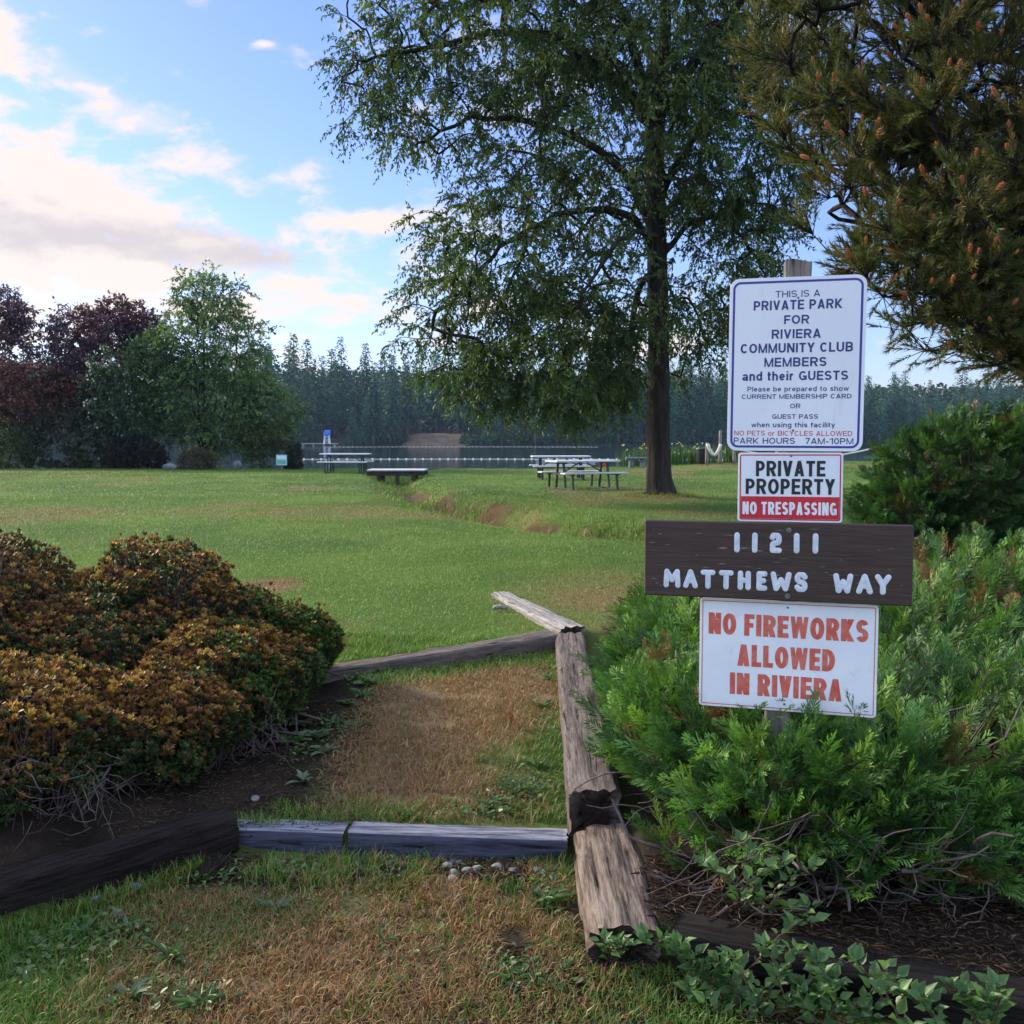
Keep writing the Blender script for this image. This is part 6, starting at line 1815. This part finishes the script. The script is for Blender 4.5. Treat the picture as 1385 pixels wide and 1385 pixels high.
# leafy vines at the bottom right
def vine(label, stems, pal, leaf=.038, more=0):
    s0 = stems[0][0]
    T = thing('leafy_vine', label, 'plant', s0, 'leafy vines under the junipers')
    tm = MB(); lm = MB()
    lv = np.array([(0, 0, 0), (-.22, .18, .07), (-.33, .42, .10), (-.17, .74, .05), (0, 1.08, -.08), (.17, .74, .05), (.33, .42, .10), (.22, .18, .07), (0, .45, -.03)])
    lf = np.array([[0, 8, 1], [1, 8, 2], [2, 8, 3], [3, 8, 4], [4, 8, 5], [5, 8, 6], [6, 8, 7], [7, 8, 0]])
    extra = []
    for i in range(more):
        a0 = rng.uniform(R(20), R(200)); L_ = rng.uniform(.10, .26); q0 = Vector(s0) + Vector((rng.normal(0, .05), rng.normal(0, .04), 0)); q0.z = gz_(q0.x, q0.y)
        dv = Vector((math.cos(a0) * L_, math.sin(a0) * L_ * .45, 0))
        extra.append([q0, q0 + dv * .4 + Vector((0, 0, L_ * .45)), q0 + dv * .8 + Vector((0, 0, L_ * .75)), q0 + dv * 1.15 + Vector((0, 0, L_ * .82))])
    for pts in list(stems) + extra:
        sk = Skeleton(400); sk.line([list(p) for p in pts], np.linspace(.0032, .0014, len(pts)), sub=7, wob=.004)
        p_ = sk.p[:sk.n]
        tube(tm, p_, sk.r[:sk.n], 5, (.9, .7, .6))
        for i in range(2, sk.n):
            if i % 3 == 2: continue
            t_ = norm(p_[i] - p_[i - 1])
            a0 = rng.uniform(0, PI)
            for s in (0, 1):
                a = a0 + s * PI + rng.normal(0, .3)
                sd_ = np.array([math.cos(a), math.sin(a) * .8 - .25, .45])
                d_ = norm(sd_ + t_ * .5)
                s_ = leaf * rng.uniform(.6, 1.25)
                scatter(lm, lv, lf, (p_[i] + d_ * .008)[None], frames(d_[None], norm(np.array([[rng.normal(0, .3), -.45 + rng.normal(0, .3), 1.0]]))), np.array([s_]), pick(pal, 1) * rng.uniform(.8, 1.2))
    tm.build('stems', m_twig, T); lm.build('leaves', m_leaf, T)
VP = [(.075, .150, .045), (.10, .185, .055), (.055, .12, .04)]
def VS(*pix):
    return [P(px, py, Y) for (px, py, Y) in pix]
vine('light green leafy vine climbing out of the bare juniper stems', [VS((1000, 1230, 3.12), (1020, 1200, 3.08), (1012, 1160, 3.05), (1000, 1140, 3.03)), VS((1000, 1230, 3.1), (1035, 1215, 3.02), (1070, 1190, 2.98), (1100, 1172, 2.96)), VS((1010, 1230, 3.1), (990, 1195, 3.04), (965, 1175, 3.02), (945, 1170, 3.0)), VS((1005, 1232, 3.1), (1040, 1225, 3.0), (1075, 1235, 2.96), (1095, 1225, 2.95)), VS((1005, 1235, 3.1), (1000, 1205, 3.0), (1030, 1180, 2.97), (1060, 1165, 2.96))], VP)
vine('small leafy sprig growing at the broken near end of the rotten timber', [VS((825, 1300, 3.0), (822, 1285, 2.96), (815, 1272, 2.93)), VS((828, 1300, 3.0), (838, 1284, 2.96), (850, 1272, 2.93)), VS((826, 1300, 3.0), (830, 1280, 2.95), (836, 1268, 2.93))], VP, .034)
vine('leafy vine spreading on the ground before the blackish timber', [VS((985, 1375, 2.80), (975, 1345, 2.80), (955, 1315, 2.82), (938, 1290, 2.84)), VS((1000, 1378, 2.76), (1000, 1345, 2.77), (985, 1320, 2.80), (970, 1300, 2.83)), VS((1010, 1380, 2.74), (1040, 1345, 2.74), (1060, 1310, 2.77), (1075, 1285, 2.79)), VS((990, 1380, 2.75), (965, 1365, 2.75), (945, 1350, 2.78), (930, 1335, 2.8)), VS((1020, 1382, 2.72), (1050, 1368, 2.72), (1075, 1350, 2.72), (1090, 1330, 2.74)), VS((1000, 1384, 2.72), (1020, 1360, 2.73), (1035, 1335, 2.75))], VP, .038, more=5)
vine('leafy vine draped over the middle of the blackish timber', [VS((1120, 1384, 2.66), (1130, 1355, 2.68), (1120, 1325, 2.70), (1100, 1300, 2.74)), VS((1125, 1384, 2.66), (1160, 1360, 2.66), (1185, 1335, 2.68), (1200, 1310, 2.70)), VS((1130, 1386, 2.64), (1155, 1378, 2.64), (1180, 1370, 2.64)), VS((1115, 1386, 2.66), (1095, 1365, 2.68), (1085, 1345, 2.70))], VP, .038, more=5)
vine('leafy sprig on the ground in the bottom right corner of the photo', [VS((1320, 1384, 2.52), (1310, 1360, 2.54), (1300, 1335, 2.58)), VS((1340, 1384, 2.50), (1350, 1358, 2.52), (1345, 1330, 2.55)), VS((1330, 1386, 2.50), (1325, 1365, 2.52), (1335, 1345, 2.54))], VP, .038, more=5)

# fallen needles, twigs and dead leaves on the bare soil
m_litter = leaf_mat('plant_litter', .1, .8)
lt = MB()
def litter(n, fx, fy, L, w, pal):
    x = fx(n); y = fy(n); z = height(x, y) + rng.uniform(.001, .012, n)
    az = rng.uniform(0, 6.28, n); d_ = np.stack([np.cos(az), np.sin(az), rng.normal(0, .18, n)], 1)
    s = L * rng.uniform(.5, 1.3, n)
    scatter(lt, LEAF_V, LEAF_F, np.stack([x, y, z], 1), frames(norm(d_), np.tile([[0, 0, 1.0]], (n, 1)) + rng.normal(0, .3, (n, 3))), np.stack([np.full(n, w), s, s], 1), pick(pal, n) * rng.uniform(.7, 1.3, (n, 1)))
LP = [(.13, .075, .042), (.08, .05, .034), (.20, .14, .09), (.05, .034, .026)]
litter(4200, lambda n: rng.normal(.42, .34, n), lambda n: rng.normal(2.86, .16, n), .045, .0022, LP)
litter(5200, lambda n: rng.uniform(.45, 2.1, n), lambda n: rng.uniform(2.7, 3.5, n), .048, .0022, LP)
litter(3600, lambda n: rng.uniform(-1.5, -.72, n), lambda n: rng.uniform(3.6, 5.8, n), .04, .003, [(.08, .055, .04), (.14, .10, .07)])
litter(1800, lambda n: rng.uniform(-1.3, .15, n), lambda n: rng.uniform(3.58, 3.78, n), .045, .003, LP)
litter(900, lambda n: rng.uniform(-1.2, .4, n), lambda n: rng.uniform(2.5, 3.7, n), .05, .004, LP)
tag(lt.build('plant_litter', m_litter), kind='stuff')

# ------------------------------------------------------------------ the evening air over the lake
hz_m = bpy.data.materials.new('haze'); hz_m.use_nodes = True
ht = NT(hz_m.node_tree)
ht.n.remove(ht.n['Principled BSDF'])
pv = ht.node('ShaderNodeVolumePrincipled')
pv.inputs['Color'].default_value = (.42, .66, 1.0, 1)
pv.inputs['Density'].default_value = .00012
pv.inputs['Anisotropy'].default_value = .2
ht.l.new(pv.outputs[0], ht.n['Material Output'].inputs['Volume'])
hb = MB(); box(hb, (0, 317.5, 26.0), (1930, 650, 60))
tag(hb.build('haze', hz_m, smooth=False), kind='stuff')
